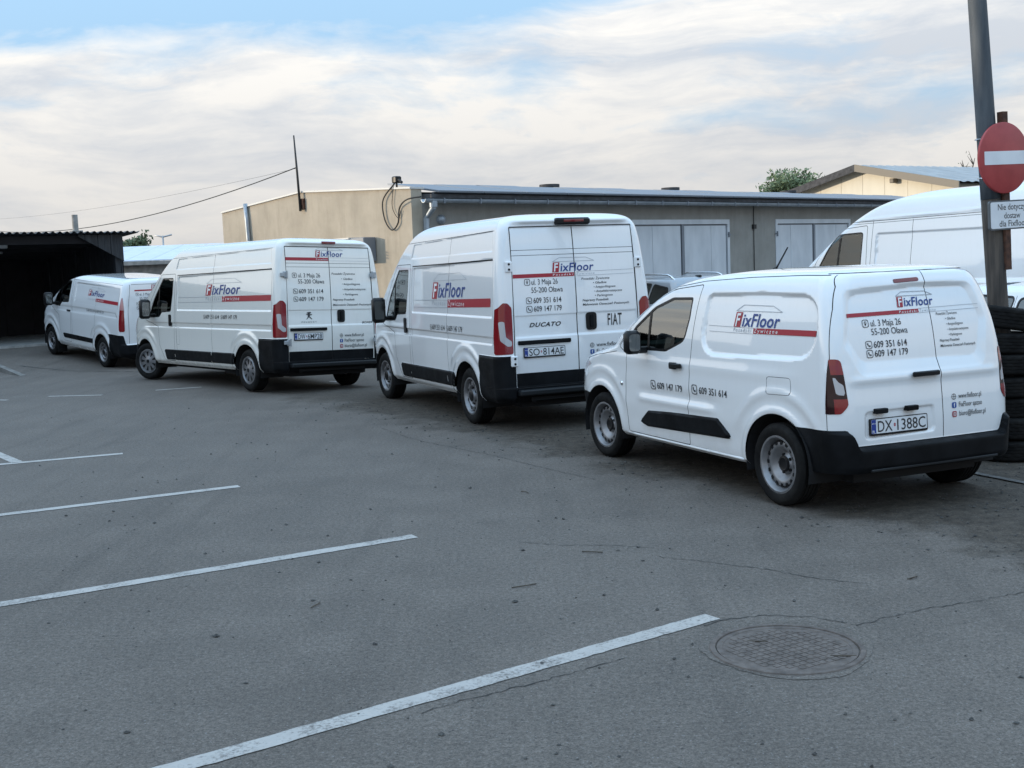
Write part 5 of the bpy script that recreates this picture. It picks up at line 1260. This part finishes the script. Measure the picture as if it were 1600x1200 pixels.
def kerbs():
    m = MB()
    for i, (a, b, h0, h1) in enumerate((((-12.4, 26.5), (-11.15, 25.2), .13, .12), ((-11.15, 25.2), (-10.15, 24.15), .12, .01))):
        d = Vector((b[0]-a[0], b[1]-a[1])).normalized(); n = Vector((-d.y, d.x))*.075
        za, zb = float(gz(*a)), float(gz(*b))
        vs = [(a[0]+n.x, a[1]+n.y, za-.1), (a[0]-n.x, a[1]-n.y, za-.1), (b[0]-n.x, b[1]-n.y, zb-.1), (b[0]+n.x, b[1]+n.y, zb-.1), (a[0]+n.x*.8, a[1]+n.y*.8, za+h0), (a[0]-n.x*.8, a[1]-n.y*.8, za+h0), (b[0]-n.x*.8, b[1]-n.y*.8, zb+h1), (b[0]+n.x*.8, b[1]+n.y*.8, zb+h1)]
        MB().add(vs, [(0, 3, 2, 1), (4, 5, 6, 7), (0, 1, 5, 4), (1, 2, 6, 5), (2, 3, 7, 6), (3, 0, 4, 7)]).build('kerb', 'kerb_stone', kind='structure')
    strip([(-10.9, 25.8), (-9.4, 24.95), (-7.8, 24.12), (-6.6, 23.4)], .035, .004, .01, .1, .02, 5).build('asphalt_joint', 'crack', GROUND)
    strip([(3.80, 9.86), (4.16, 9.02), (4.5, 8.2)], .07, .012, .006, .1, .0, 6).build('edging', 'collar', kind='structure')
kerbs()
def grit():
    rnd = random.Random(11); m = MB()
    def stone(x, y, r):
        z = float(gz(x, y)); vs = [(x+r*rnd.uniform(.6, 1.2), y, z+r*.25), (x, y+r*rnd.uniform(.6, 1.2), z+r*.25), (x-r*rnd.uniform(.6, 1.2), y, z+r*.25), (x, y-r*rnd.uniform(.6, 1.2), z+r*.25), (x+rnd.uniform(-.3, .3)*r, y+rnd.uniform(-.3, .3)*r, z+r*rnd.uniform(.6, 1.0)), (x, y, z-r*.2)]
        m.add(vs, [(0, 1, 4), (1, 2, 4), (2, 3, 4), (3, 0, 4), (1, 0, 5), (2, 1, 5), (3, 2, 5), (0, 3, 5)])
    k = 0
    while k < 3600:
        y = rnd.uniform(4.0, 17); x = rnd.uniform(-.42*y, .44*y+.3); d = .863*x+.505*y-6.6
        p = .06+.95*max(0, min(1, (d+1.1)/1.5))*(d < 3.0)
        if rnd.random() < p:
            stone(x, y, .004+.013*rnd.random()**3+(.012 if rnd.random() < .015 else 0)); k += 1
    m.build('grit', 'grit', label='loose stones and grit scattered over the asphalt', cat='gravel', kind='stuff')
    m = MB()
    for x, y, a, l in ((-.05, 6.75, .2, .16), (.42, 7.55, -.5, .14), (1.12, 5.62, -.4, .10), (1.46, 5.36, -.3, .12), (.1, 9.6, 2, .1), (2.25, 6.6, .4, .09), (-1.2, 6.5, 1, .1)):
        m.tube([(x, y, .006), (x+l*.5*math.cos(a), y+l*.5*math.sin(a), .010), (x+l*math.cos(a+.2), y+l*math.sin(a+.2), .006)], .0035, 5)
    m.build('twigs', 'bark', label='thin dry twigs lying on the asphalt', cat='twig', kind='stuff')
grit()

# ---------------------------------------------------------------- garage block with the beige gable
def garages():
    root = empty('garage_block', (-1.9, 23.9, 0), (0, 0, math.atan2(.688, .726)), label='long low garage building with beige gable wall and grey metal doors', cat='building')
    Lx, Dp = 22.0, 7.5
    prof = [(0, 3.52), (3.95, 3.72), (Dp, 3.46)]
    m = MB(); poly = [(0, -.3)]+prof+[(Dp, -.3)]
    M = Matrix(((0, 0, 1, 0), (1, 0, 0, 0), (0, 1, 0, 0), (0, 0, 0, 1)))
    m.prism(poly, 0, .28, M); m.build('gable_wall', 'plaster_beige', root)
    for (a, za), (b, zb) in zip(prof[:-1], prof[1:]):
        m = MB(); m.add([(-.04, a-.02, za), (.34, a-.02, za), (.34, b, zb), (-.04, b, zb), (-.04, a-.02, za+.035), (.34, a-.02, za+.035), (.34, b, zb+.035), (-.04, b, zb+.035)], [(0, 3, 2, 1), (4, 5, 6, 7), (0, 1, 5, 4), (1, 2, 6, 5), (2, 3, 7, 6), (3, 0, 4, 7)]); m.build('wall_capping', 'flashing', root)
    # front wall with two double doors
    doors = [(6.84, 10.83), (13.0, 17.0), (19.0, 21.6)]; zt = 2.88; m = MB(); x0 = .282
    for a, b in doors:
        m.box((x0, 0, -.3), (a, .28, 3.30)); m.box((a, 0, zt), (b, .28, 3.30)); x0 = b
    m.box((x0, 0, -.3), (Lx, .28, 3.30)); m.box((Lx-.28, .285, -.3), (Lx, Dp, 3.3)); m.box((.29, Dp-.28, -.3), (Lx-.29, Dp-.002, 3.3)); m.build('wall', 'plaster_grey', root)
    for a, b in doors:
        m = MB(); m.box((a, -.02, 0), (a+.10, .10, zt)); m.box((b-.10, -.02, 0), (b, .10, zt)); m.box((a+.10, -.02, zt-.12), (b-.10, .10, zt)); fr = m.build('door_frame', 'sheet_light', root)
        c = (a+b)/2
        for s, (p, q) in ((-1, (a+.11, c-.05)), (1, (c+.05, b-.11))):
            m = MB(); m.box((p, .03, .02), (q, .07, zt-.13)); lf = m.build('door_leaf', 'frame_grey', root)
            cut = p+(q-p)*(.37 if s < 0 else .63)
            for u, v in ((p+.03, cut-.006), (cut+.006, q-.03)):
                k = MB(); k.box((u, .012, .05), (v, .029, zt-.16)); k.build('door_sheet', 'sheet_light', lf)
            for zz in (.5, zt-.4):
                k = MB(); xx = p-.05 if s < 0 else q+.05; k.tube([(xx, -.04, zz-.07), (xx, -.04, zz+.07)], .022, 8); k.box((xx-.10 if s < 0 else xx-.03, -.03, zz-.02), (xx+.03 if s < 0 else xx+.10, -.022, zz+.02)); k.build('hinge', 'frame_grey', lf)
        m = MB(); m.box((c-.045, -.01, .02), (c+.045, .06, zt-.13)); m.build('door_post', 'frame_grey', root)
    # roof slab, eaves, gutter
    m = MB()
    m.add([(.29, -.30, 3.32), (Lx+.2, -.30, 3.32), (Lx+.2, 3.95, 3.68), (.29, 3.95, 3.68), (Lx+.2, Dp+.2, 3.40), (.29, Dp+.2, 3.40), (.29, -.30, 3.40), (Lx+.2, -.30, 3.40), (Lx+.2, 3.95, 3.69), (.29, 3.95, 3.69)],
          [(6, 7, 2, 3), (3, 2, 4, 5), (0, 1, 7, 6), (0, 6, 3), (1, 2, 7), (0, 5, 4, 1), (0, 3, 5), (1, 4, 2)])
    rf = m.build('roof', 'felt', root)
    for j in range(1):
        for i in range(17):
            x = .42+i*1.265; y0 = -.38; z0 = 3.43; K = Matrix.Translation((x, y0, z0)) @ Matrix.Rotation(R(9.0+.25*(i % 3)), 4, 'X')
            m = MB(); m.box((0, 0, 0), (1.245, 1.70, .035), K); p = m.build('solar_panel', 'frame_grey', rf)
            m = MB(); m.box((.02, .02, .035), (1.225, 1.68, .038), K); m.build('panel_glass', 'solar', p)
    m = MB(); m.box((.45, -.20, 3.42), (Lx-.5, -.12, 3.45)); m.box((.45, .9, 3.48), (Lx-.5, .98, 3.53)); m.build('panel_rail', 'frame_grey', rf)
    m = MB(); n = 8; vs = []; fs = []
    for i, x in enumerate((.02, Lx)):
        for k in range(n+1):
            a = math.pi+math.pi*k/n; vs.append((x, -.36+.075*math.cos(a), 3.29+.075*math.sin(a)))
        for k in range(n+1):
            a = 2*math.pi-math.pi*k/n; vs.append((x, -.36+.068*math.cos(a), 3.292+.068*math.sin(a)))
    c = 2*(n+1); fs = [(k, (k+1) % c, c+(k+1) % c, c+k) for k in range(c)]+[tuple(range(c))[::-1], tuple(range(c, 2*c))]
    m.add(vs, fs); g = m.build('gutter', 'zinc', root, 40)
    for i in range(22):
        m = MB(); m.box((.5+i*1.0, -.445, 3.255), (.53+i*1.0, -.27, 3.262)); m.box((.5+i*1.0, -.45, 3.205), (.53+i*1.0, -.437, 3.31)); m.build('gutter_bracket', 'frame_grey', g)
    m = MB(); m.tube([(.28, -.36, 3.24), (.28, -.36, 3.12), (.28, -.12, 2.92), (.28, -.12, .1)], .062, 12); m.tube([(.28, -.36, 3.25), (.28, -.36, 3.13)], .085, 12); m.build('downpipe', 'zinc', root, 40)
    m = MB(); m.lathe([(.001, .12), (.07, .10), (.10, .05), (.10, 0)], 20, Matrix.Translation((.75, -.0, 2.90)) @ Matrix.Rotation(R(90), 4, 'X')); m.build('wall_lamp', 'zinc', root, True)
    m = MB(); m.tube([(11.95, -.02, 3.25), (11.93, -.025, 2.5), (11.94, -.02, .6)], .012, 6); m.box((11.88, -.07, 2.62), (12.0, -.001, 2.74)); m.build('wall_conduit', 'cable', root)
    for s in (7.3, 12.4, 18.6):
        m = MB(); m.lathe([(.24, 3.5), (.24, 3.90), (.27, 3.905), (.27, 3.98), (.001, 3.99)], 14, Matrix.Translation((s, 3.2, 0))); m.build('roof_vent', 'felt', root, 40)
    # things fixed to the gable: x = 0 plane, y runs back along it
    m = MB(); m.tube([(-.05, 6.30, 3.62), (-.05, 6.26, 3.2), (-.06, 6.2, 2.2), (-.06, 6.18, 0)], .055, 10); m.build('vent_pipe', 'zinc', root, True)
    m = MB(); m.box((-.06, 3.80, 3.34), (-.001, 3.98, 3.58)); m.build('mast_bracket', 'rust', root)
    m = MB(); m.tube([(-.09, 3.88, 3.30), (-.09, 3.93, 4.2), (-.09, 3.98, 5.00)], [.030, .026, .016], 8); m.build('mast', 'cable', root, True)
    m = MB(); m.tube([(-.02, .42, 3.55), (-.02, .42, 3.78)], .02, 8); m.rbox((-.10, .32, 3.66), (.05, .50, 3.80), .04); m.tube([(-.06, .30, 3.72), (-.06, .20, 3.66)], .03, 8); m.build('cable_insulator', 'trim', root, 40)
    def sag(pts, r, nm):
        q = []; P = [Vector(p) for p in pts]
        for i in range(len(P)-1):
            p0, p1, p2, p3 = P[max(i-1, 0)], P[i], P[i+1], P[min(i+2, len(P)-1)]
            for k in range(8):
                t = k/8; q.append(.5*((2*p1)+(-p0+p2)*t+(2*p0-5*p1+4*p2-p3)*t*t+(-p0+3*p1-3*p2+p3)*t**3))
        q.append(P[-1]); m = MB(); m.tube(q, r, 6); m.build(nm, 'cable', root, True)
    sag([(-.05, .45, 3.66), (-.06, .85, 3.35), (-.05, .84, 2.95), (-.05, .62, 2.72), (-.05, .40, 2.85), (-.04, .34, 3.15), (-.10, .02, 3.30), (.02, -.30, 3.34)], .016, 'hanging_cable')
    sag([(-.04, .50, 3.64), (-.04, .58, 3.2), (-.04, .40, 2.95), (-.04, .30, 3.1)], .008, 'hanging_cable')
    m = MB(); m.rbox((-.34, 1.22, 2.10), (-.02, 1.70, 2.60), .02); bx = m.build('ventilation_box', 'frame_grey', root)
    for k in range(3):
        m = MB(); m.box((-.40, 1.205-.03, 2.20+.06*k), (-.25, 1.218, 2.215+.06*k)); m.build('louvre', 'flashing', bx)
    m = MB(); m.box((-.38, 1.70, 2.585), (-.0, 2.35, 2.612)); m.build('canopy', 'flashing', root)
    # overhead lines from the mast
    W = root.matrix_basis.copy(); W = Matrix.Translation(root.location) @ Matrix.Rotation(root.rotation_euler[2], 4, 'Z')
    for nm, z0, e, r, lb in (('overhead_cable', 4.28, (-19.9, 45, 4.0), .012, 'thick black cable hanging from the rooftop mast to the left'), ('overhead_wire', 4.26, (-26, 55, 5.0), .0028, 'thin wire above the thick cable, running from the rooftop mast')):
        a = W @ Vector((-.10, 3.93, z0)); b = Vector(e); pts = []
        for k in range(25):
            t = k/24; p = a.lerp(b, t); p.z -= .55*4*t*(1-t)*(.6 if r < .01 else 1); pts.append(p)
        m = MB(); m.tube(pts, r, 6); m.build(nm, 'cable', None, True, label=lb, cat='cable')
garages()

# ---------------------------------------------------------------- cream hall beyond
def hall():
    root = empty('metal_hall', (17.3, 45.0, 0), (0, 0, math.atan2(.542, .84)), label='cream sheet metal hall with pitched grey roof behind the garages', cat='building')
    Wd, He, Ha, L = 9.04, 4.40, 5.34, 26
    top = lambda y: He+(Ha-He)*(1-abs(y-Wd/2)/(Wd/2))
    n = 8
    for i in range(n):
        y0, y1 = Wd*i/n+.008, Wd*(i+1)/n-.008; q = [(y0, -.3)]+[(y0, top(y0))]+([(Wd/2, Ha)] if y0 < Wd/2 < y1 else [])+[(y1, top(y1)), (y1, -.3)]
        m = MB(); m.prism(q, 0, .08, Matrix(((0, 0, 1, 0), (1, 0, 0, 0), (0, 1, 0, 0), (0, 0, 0, 1)))); m.build('wall_panel', 'cream_sheet', root)
    m = MB(); m.box((.09, 0.02, -.3), (L, Wd-.02, He-.1)); m.build('wall', 'cream_sheet', root)
    for s in (0, 1):
        ya, yb = (-.45, Wd/2) if s == 0 else (Wd+.45, Wd/2); za, zb = He-.10, Ha+.02
        m = MB(); vs = []; fs = []; k = 0
        for i in range(int(L/.125)+8):       # ribbed roof sheet
            x = -.5+i*.125; h = .035 if i % 4 < 2 else 0.0
            vs += [(x, ya, za+.05+h), (x, yb, zb+.05+h)]
            if i: fs.append((2*i-2, 2*i, 2*i+1, 2*i-1))
        m.add(vs, fs); m.build('roof_sheet', 'roof_sheet', root)
        m = MB(); m.add([(-.50, ya, za-.20), (-.50, yb, zb-.20), (-.50, yb, zb+.09), (-.50, ya, za+.09), (-.44, ya, za-.20), (-.44, yb, zb-.20), (-.44, yb, zb+.09), (-.44, ya, za+.09)], [(0, 1, 2, 3), (7, 6, 5, 4), (0, 4, 5, 1), (3, 2, 6, 7), (0, 3, 7, 4), (1, 5, 6, 2)]); m.build('barge_board', 'felt' if s else 'trim_brown', root)
        m = MB(); m.add([(-.44, ya, za-.02), (L, ya, za-.02), (L, yb, zb-.02), (-.44, yb, zb-.02)], [(0, 1, 2, 3)]); m.build('soffit', 'trim_brown', root)
    m = MB(); m.rbox((-.30, Wd*.30, top(Wd*.30)-.40), (-.02, Wd*.30+.22, top(Wd*.30)-.22), .05); m.build('wall_lamp', 'trim_brown', root)
hall()
def low_building():
    root = empty('low_building', (-16.2, 44.5, 0), (0, 0, 0), label='low block building with pale blue metal roof right of the black shed', cat='building')
    m = MB(); m.box((0, 0, -.3), (7.5, 4.5, 2.56)); m.build('wall', 'block', root)
    for i in range(8):
        a = -.2+i*.98; m = MB(); m.add([(a, -.25, 2.58), (a+.96, -.25, 2.58), (a+.96, 4.6, 3.24), (a, 4.6, 3.24), (a, -.25, 2.62), (a+.96, -.25, 2.62), (a+.96, 4.6, 3.28), (a, 4.6, 3.28)], [(0, 3, 2, 1), (4, 5, 6, 7), (0, 1, 5, 4), (1, 2, 6, 5), (2, 3, 7, 6), (3, 0, 4, 7)]); m.build('roof_sheet', 'blue_roof', root)
    m = MB(); m.box((-.2, -.30, 2.44), (7.7, -.24, 2.57)); m.build('fascia', 'concrete', root)
low_building()
# ---------------------------------------------------------------- black shed on the left
def shed():
    zb = .36; ang = math.atan2(.67, .742)
    root = empty('black_shed', (-10.17, 31.0, 0), (0, 0, ang), label='black open fronted shed with corrugated roof at the left edge', cat='shed')
    Wd, Dp, H = 15.0, 5.6, 3.06
    m = MB(); vs = []; fs = []; n = int((Wd+.7)/.177*6)
    for i in range(n+1):
        x = -Wd-.3+(Wd+.68)*i/n; h = .028*math.sin(2*math.pi*x/.177)
        for y, z in ((-.35, H+.10), (Dp+.2, H-.30)):
            vs += [(x, y, z+h), (x, y, z+h-.008)]
        if i: k = 4*i; fs += [(k-4, k, k+2, k-2), (k-3, k-1, k+3, k+1), (k-4, k-3, k+1, k), (k-2, k+2, k+3, k-1)]
    m.add(vs, fs); m.build('roof', 'black_sheet', root, 40)
    for i in range(11):                                          # right wall, sheet by sheet
        y0 = i*Dp/11+.006; y1 = (i+1)*Dp/11-.006; o = .012*(i % 2); m = MB(); m.box((-.03+o, y0, -.2), (.0+o, y1, H-.02-.07*i*.5)); m.build('wall_sheet', 'black_sheet', root)
    for i in range(38):                                          # back wall
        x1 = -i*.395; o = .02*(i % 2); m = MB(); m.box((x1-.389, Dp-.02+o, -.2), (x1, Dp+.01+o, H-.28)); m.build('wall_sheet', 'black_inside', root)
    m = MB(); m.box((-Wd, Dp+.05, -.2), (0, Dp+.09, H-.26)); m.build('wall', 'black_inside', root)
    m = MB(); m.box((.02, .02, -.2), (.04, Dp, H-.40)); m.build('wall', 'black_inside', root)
    for i in range(7):                                           # ribbed corner brace in the front plane
        a, b = -1.18*i/7, -1.18*(i+1)/7; z = lambda q: H-.66*(1+q/1.18)-.0
        m = MB(); m.prism([(a-.004, z(a)), (a-.004, H+.04), (b+.004, H+.04), (b+.004, z(b))], -.02-.012*(i % 2), .0, Matrix(((1, 0, 0, 0), (0, 0, 1, -.10), (0, 1, 0, 0), (0, 0, 0, 1)))); m.build('brace_sheet', 'black_sheet', root)
    for x in (-.12, -6.2, -12.2):
        m = MB(); m.box((x-.07, .0, -.2), (x+.07, .14, H-.0)); m.build('post', 'black_sheet', root)
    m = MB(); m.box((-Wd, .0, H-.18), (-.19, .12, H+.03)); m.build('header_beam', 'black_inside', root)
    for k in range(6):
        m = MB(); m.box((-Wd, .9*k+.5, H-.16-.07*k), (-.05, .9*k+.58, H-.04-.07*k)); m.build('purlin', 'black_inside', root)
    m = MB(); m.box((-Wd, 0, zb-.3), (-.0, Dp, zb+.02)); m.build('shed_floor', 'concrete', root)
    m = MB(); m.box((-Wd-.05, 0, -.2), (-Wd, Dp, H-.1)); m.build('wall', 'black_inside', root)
    W = Matrix.Translation((-10.17, 31.0, 0)) @ Matrix.Rotation(ang, 4, 'Z')
    m = MB(); m.tube([W @ Vector((-3.9, 1.2, 2.72)), W @ Vector((-2.65, 1.2, 2.72))], .03, 8); m.build('tube_lamp', 'steel', None, True, label='unlit tube lamp hanging under the shed roof', cat='lamp')
    m = MB(); m.rbox((-3.1, .9, 2.82), (-2.6, 1.15, 2.93), .03, W); m.build('lamp_box', 'steel', None, label='small grey floodlight housing under the shed roof edge', cat='lamp')
    m = MB(); K = Matrix.Translation((-12.62, 34.5, 0)) @ Matrix.Rotation(ang, 4, 'Z'); m.rbox((-.16, -.16, 2.5), (.16, .16, 3.40), .02, K); c = m.build('chimney', 'concrete', None, 40, label='short concrete chimney rising behind the black shed roof', cat='chimney')
    m = MB(); m.tube([K @ Vector((0, 0, 3.40)), K @ Vector((0, 0, 3.86))], .085, 10); m.build('flue_pipe', 'concrete', c, 40)
shed()
# neighbouring building, out of the picture to the left: it shades the yard from the low sun
m = MB(); m.box((-36, -14, -.3), (-23, 22.0, 6.5)); m.add([(-36.4, -14.4, 6.5), (-22.6, -14.4, 6.5), (-22.6, 22.3, 6.5), (-36.4, 22.3, 6.5), (-29.5, -14.4, 7.8), (-29.5, 22.3, 7.8)], [(0, 1, 2, 3), (1, 2, 5, 4), (0, 4, 5, 3), (0, 1, 4), (3, 5, 2)])
m.build('neighbouring_building', 'render_cool', kind='structure')

# ---------------------------------------------------------------- trees
def tree(name, x, y, H, R_, leaf, n_leaf, label, seed, base=.35, ls=.16, group=None):
    rnd = random.Random(seed); root = empty(name, (x, y, 0), label=label, cat='tree', group=group)
    m = MB(); pts = [(0, 0, -.2)]; q = Vector((0, 0, 0))
    for k in range(6): q = q+Vector((rnd.uniform(-.1, .1)*R_*.5, rnd.uniform(-.1, .1)*R_*.5, H*.13)); pts.append(tuple(q))
    m.tube(pts, [H*.028*(1-.11*k) for k in range(7)], 8); tips = []
    for k in range(26):
        t = rnd.uniform(base, .98); i = min(int(t*6), 5); s = Vector(pts[i+1 if i < 6 else 6]) if t < .8 else Vector(pts[-1])
        a = rnd.uniform(0, 2*math.pi); el = rnd.uniform(.1, 1.2); L = R_*rnd.uniform(.5, 1.05)
        d = Vector((math.cos(a)*math.cos(el), math.sin(a)*math.cos(el), math.sin(el)))
        e = s+d*L; e.z = min(e.z, H*.98); mid = s.lerp(e, .5)+Vector((0, 0, .08*L))
        m.tube([s, mid, e], [H*.010, H*.006, H*.002], 5); tips += [e, mid.lerp(e, .5), s.lerp(e, .8)]
        for _ in range(3):
            d2 = Vector((rnd.uniform(-1, 1), rnd.uniform(-1, 1), rnd.uniform(-.2, 1))).normalized(); e2 = mid.lerp(e, rnd.random())+d2*L*.4; m.tube([mid.lerp(e, .4), e2], [H*.004, H*.001], 4); tips.append(e2)
    m.build('trunk', 'bark', root, True)
    if n_leaf:
        m = MB(); vs = []; fs = []
        for k in range(n_leaf):
            c = tips[rnd.randrange(len(tips))]; g = Vector((rnd.uniform(-1.6, 1.6), rnd.uniform(-1.6, 1.6), rnd.uniform(-1.2, 1.2)))*R_*.15; p = c+g
            a = Vector((rnd.uniform(-1, 1), rnd.uniform(-1, 1), rnd.uniform(-1, 1))).normalized(); b = a.orthogonal().normalized(); s = ls*rnd.uniform(.5, 1.2); o = len(vs)
            vs += [p-a*s, p+b*s*.45, p+a*s, p-b*s*.45]; fs.append((o, o+1, o+2, o+3))
        m.add(vs, fs); m.build('crown', leaf, root)
    return root
tree('leafy_tree', 13.75, 56.2, 5.45, 1.6, 'leaf', 9000, 'round leafy green tree rising behind the garage roof', 3, .45, .12)
tree('leafy_tree', 11.6, 57, 4.7, .9, 'leaf', 900, 'small tuft of green tree top left of the round tree', 5, .5, .10)
tree('bare_tree', 24.6, 62, 6.6, 1.6, 'leaf_far', 60, 'nearly bare tree top beside the no entry sign', 8, .5, .08)
tree('leafy_tree', -20.9, 66, 4.2, 1.2, 'leaf_far', 2600, 'distant green tree above the pale blue roof', 9, .5, .15)
tree('leafy_tree', -23.2, 68, 3.7, 1.0, 'leaf_far', 1600, 'lower distant green bush next to the black shed roof', 10, .5, .15)
m = MB(); m.tube([(-26.3, 90, -.3), (-26.3, 90, 5.15)], .07, 8); m.tube([(-26.9, 90, 5.2), (-26.3, 90, 5.05), (-25.6, 90, 5.2)], .06, 6); m.build('lamp_post', 'steel', None, True, label='distant thin lamp post with two arms above the pale blue roof', cat='lamp post')

# ---------------------------------------------------------------- pole, signs and tyres
def pole():
    a, b = Vector((4.497, 10.42, -.3)), Vector((4.10, 10.42, 5.2)); d = (b-a).normalized()
    at = lambda z: a+d*((z-a.z)/d.z)
    root = empty('pole', (a.x, a.y, 0), label='leaning weathered pole carrying the no entry sign', cat='pole')
    inv = Matrix.Translation((-a.x, -a.y, 0))
    m = MB(); m.tube([inv @ at(z) for z in np.linspace(-.3, 2.32, 12)], [.094-.003*k*.3 for k in range(12)], 18); m.build('butt', 'wood_pole', root, True)
    m = MB(); m.tube([inv @ at(z) for z in np.linspace(2.321, 5.2, 12)], [.086-.0012*k for k in range(12)], 18); m.build('shaft', 'pole_grey', root, True)
    n = Vector((.44, -.90, 0)).normalized()             # the way the sign faces
    side = Vector((-n.y, n.x, 0)); up = (d*.45+Vector((0, 0, .55))).normalized()   # leans a little with the pole
    side = (side-up*side.dot(up)).normalized(); nn = side.cross(up)
    def fr(z, off, lat=0.0):
        c = at(z)+nn*off+side*lat
        return Matrix(((side.x, up.x, nn.x, c.x), (side.y, up.y, nn.y, c.y), (side.z, up.z, nn.z, c.z), (0, 0, 0, 1)))
    m = MB(); K = fr(2.45, .09, .075); m.box((-.032, -.76, -.03), (.032, .62, .03), K); m.build('sign_post', 'rust', None, label='rusty flat steel bar holding the signs on the pole', cat='bar')
    K = fr(2.668, .135, .045); m = MB(); m.lathe([(.001, -.012), (.300, -.012), (.308, -.018), (.308, .004), (.300, .008), (.001, .008)], 56, K); s = m.build('no_entry_sign', 'sign_red', None, 40, label='round red no entry sign with white bar on the leaning pole', cat='sign')
    m = MB(); m.prism(rpoly([(-.25, -.058), (.25, -.058), (.25, .058), (-.25, .058)], .006, 2), .0085, .0105, K); m.build('white_bar', 'sign_white', s)
    for q in (.18, -.16):
        m = MB(); m.tube([at(2.668+q)+nn*.0+side*(.095*math.cos(t))+nn*(.095*math.sin(t)) for t in np.linspace(0, 2*math.pi, 17)], .006, 5); m.build('clamp_band', 'chrome', s)
    K = fr(2.172, .125, .105); m = MB(); m.prism(rpoly([(-.275, -.128), (.275, -.128), (.275, .128), (-.275, .128)], .03, 4), -.022, .0, K); s = m.build('text_sign', 'sign_back', None, label='white rectangular plate with black text under the no entry sign', cat='sign')
    m = MB(); m.prism(rpoly([(-.262, -.115), (.262, -.115), (.262, .115), (-.262, .115)], .022, 4), .0, .002, K); m.build('plate_face', 'sign_white', s)
    for tx, x0, x1, y in (('Nie dotyczy', -.175, .170, .045), ('dostaw', -.10, .10, -.030), ('dla Fixfloor', -.160, .185, -.100)):
        co, fs = text_flat(tx, .004); u0, u1 = co[:, 0].min(), co[:, 0].max(); m = MB()
        m.add([K @ Vector((x0+(u-u0)/(u1-u0)*(x1-x0), y+v*.052/CAPH, .0032)) for u, v in co], fs); m.build('lettering', 'vinyl_black', s)
pole()
def tyres():
    rnd = random.Random(4); z = .0; words = ['lowest', 'second from the ground', 'third from the ground', 'fourth from the ground', 'third from the top', 'second from the top', 'topmost, tilted']
    for k in range(7):
        r, h = .325+rnd.uniform(-.015, .01), .195+rnd.uniform(-.01, .01)
        til = R(rnd.uniform(-3, 3)) if k < 6 else R(9)
        M = Matrix.Translation((4.47-.055*k*.2+rnd.uniform(-.02, .02), 10.44+rnd.uniform(-.03, .03), z+h/2+(.03 if k == 6 else 0))) @ Matrix.Rotation(til, 4, 'Y') @ Matrix.Rotation(R(rnd.uniform(-2, 2)), 4, 'X')
        q = h/2; pr = [(r*.62, -q*.70), (r*.70, -q*.95), (r*.84, -q), (r*.95, -q*.9), (r*.985, -q*.78)]
        for j in range(5):
            a = -q*.76+1.52*q*j/5; b = -q*.76+1.52*q*(j+1)/5; pr += [(r, a+.005), (r, b-.005)]
            if j < 4: pr += [(r-.008, b-.003), (r-.008, b+.003)]
        pr += [(r*.985, q*.78), (r*.95, q*.9), (r*.84, q), (r*.70, q*.95), (r*.62, q*.70), (r*.60, q*.4), (r*.90, q*.5), (r*.93, 0), (r*.90, -q*.5), (r*.60, -q*.4)]
        m = MB(); m.lathe(pr, 96, None, True); L = len(pr)
        for i in range(96):                                      # tread blocks
            for j in range(5, 23):
                vx, vy, vz = m.v[i*L+j]
                if (i+(j//4)*2) % 4 == 0 and math.hypot(vx, vy) > r-.004: f = (r-.008)/math.hypot(vx, vy); m.v[i*L+j] = (vx*f, vy*f, vz)
        m.v = [tuple(M @ Vector(p)) for p in m.v]; m.build('used_tyre', 'rubber', None, 40, label='worn black tyre stacked round the pole, '+words[k], cat='tyre', group='tyres stacked round the pole'); z += h
tyres()
# ---------------------------------------------------------------- the row of vehicles
van_small()
van_large(.3985, 14.4576, 1.97622, 3.45, 'tall white panel van, plate SO 814AE, next ahead of the small van', 'paint', 'flat', 'SO 814AE', 0, R(3))
van_large(-3.5587, 19.6264, 2.27488, 4.035, 'longest white panel van with turned front wheels, plate DW 6MP28', 'paint_cream', 'round', 'DW 6MP28', .04, R(22))
van_other(DV[0], DV[1], DV[2], 2.933, 1.98, 'low white lettered van farthest away, standing before the black shed', 'paint_grey', True, -.068, group='company vans parked in a row')
van_other(7.37, 15.67, 2.06, 3.75, 2.75, 'plain white high roof van without lettering behind the pole', 'paint', False)
car(3.6, 23.2, 1.98, 1.56, 'paint_silver', 'silver estate car with roof rails, roof showing between two vans', True, 'estate_car')
car(6.1, 12.4, 2.0, 1.50, 'paint', 'white hatchback behind the stacked tyres at the right edge', False, 'hatchback_car')
bpy.data.objects.remove(_fo)
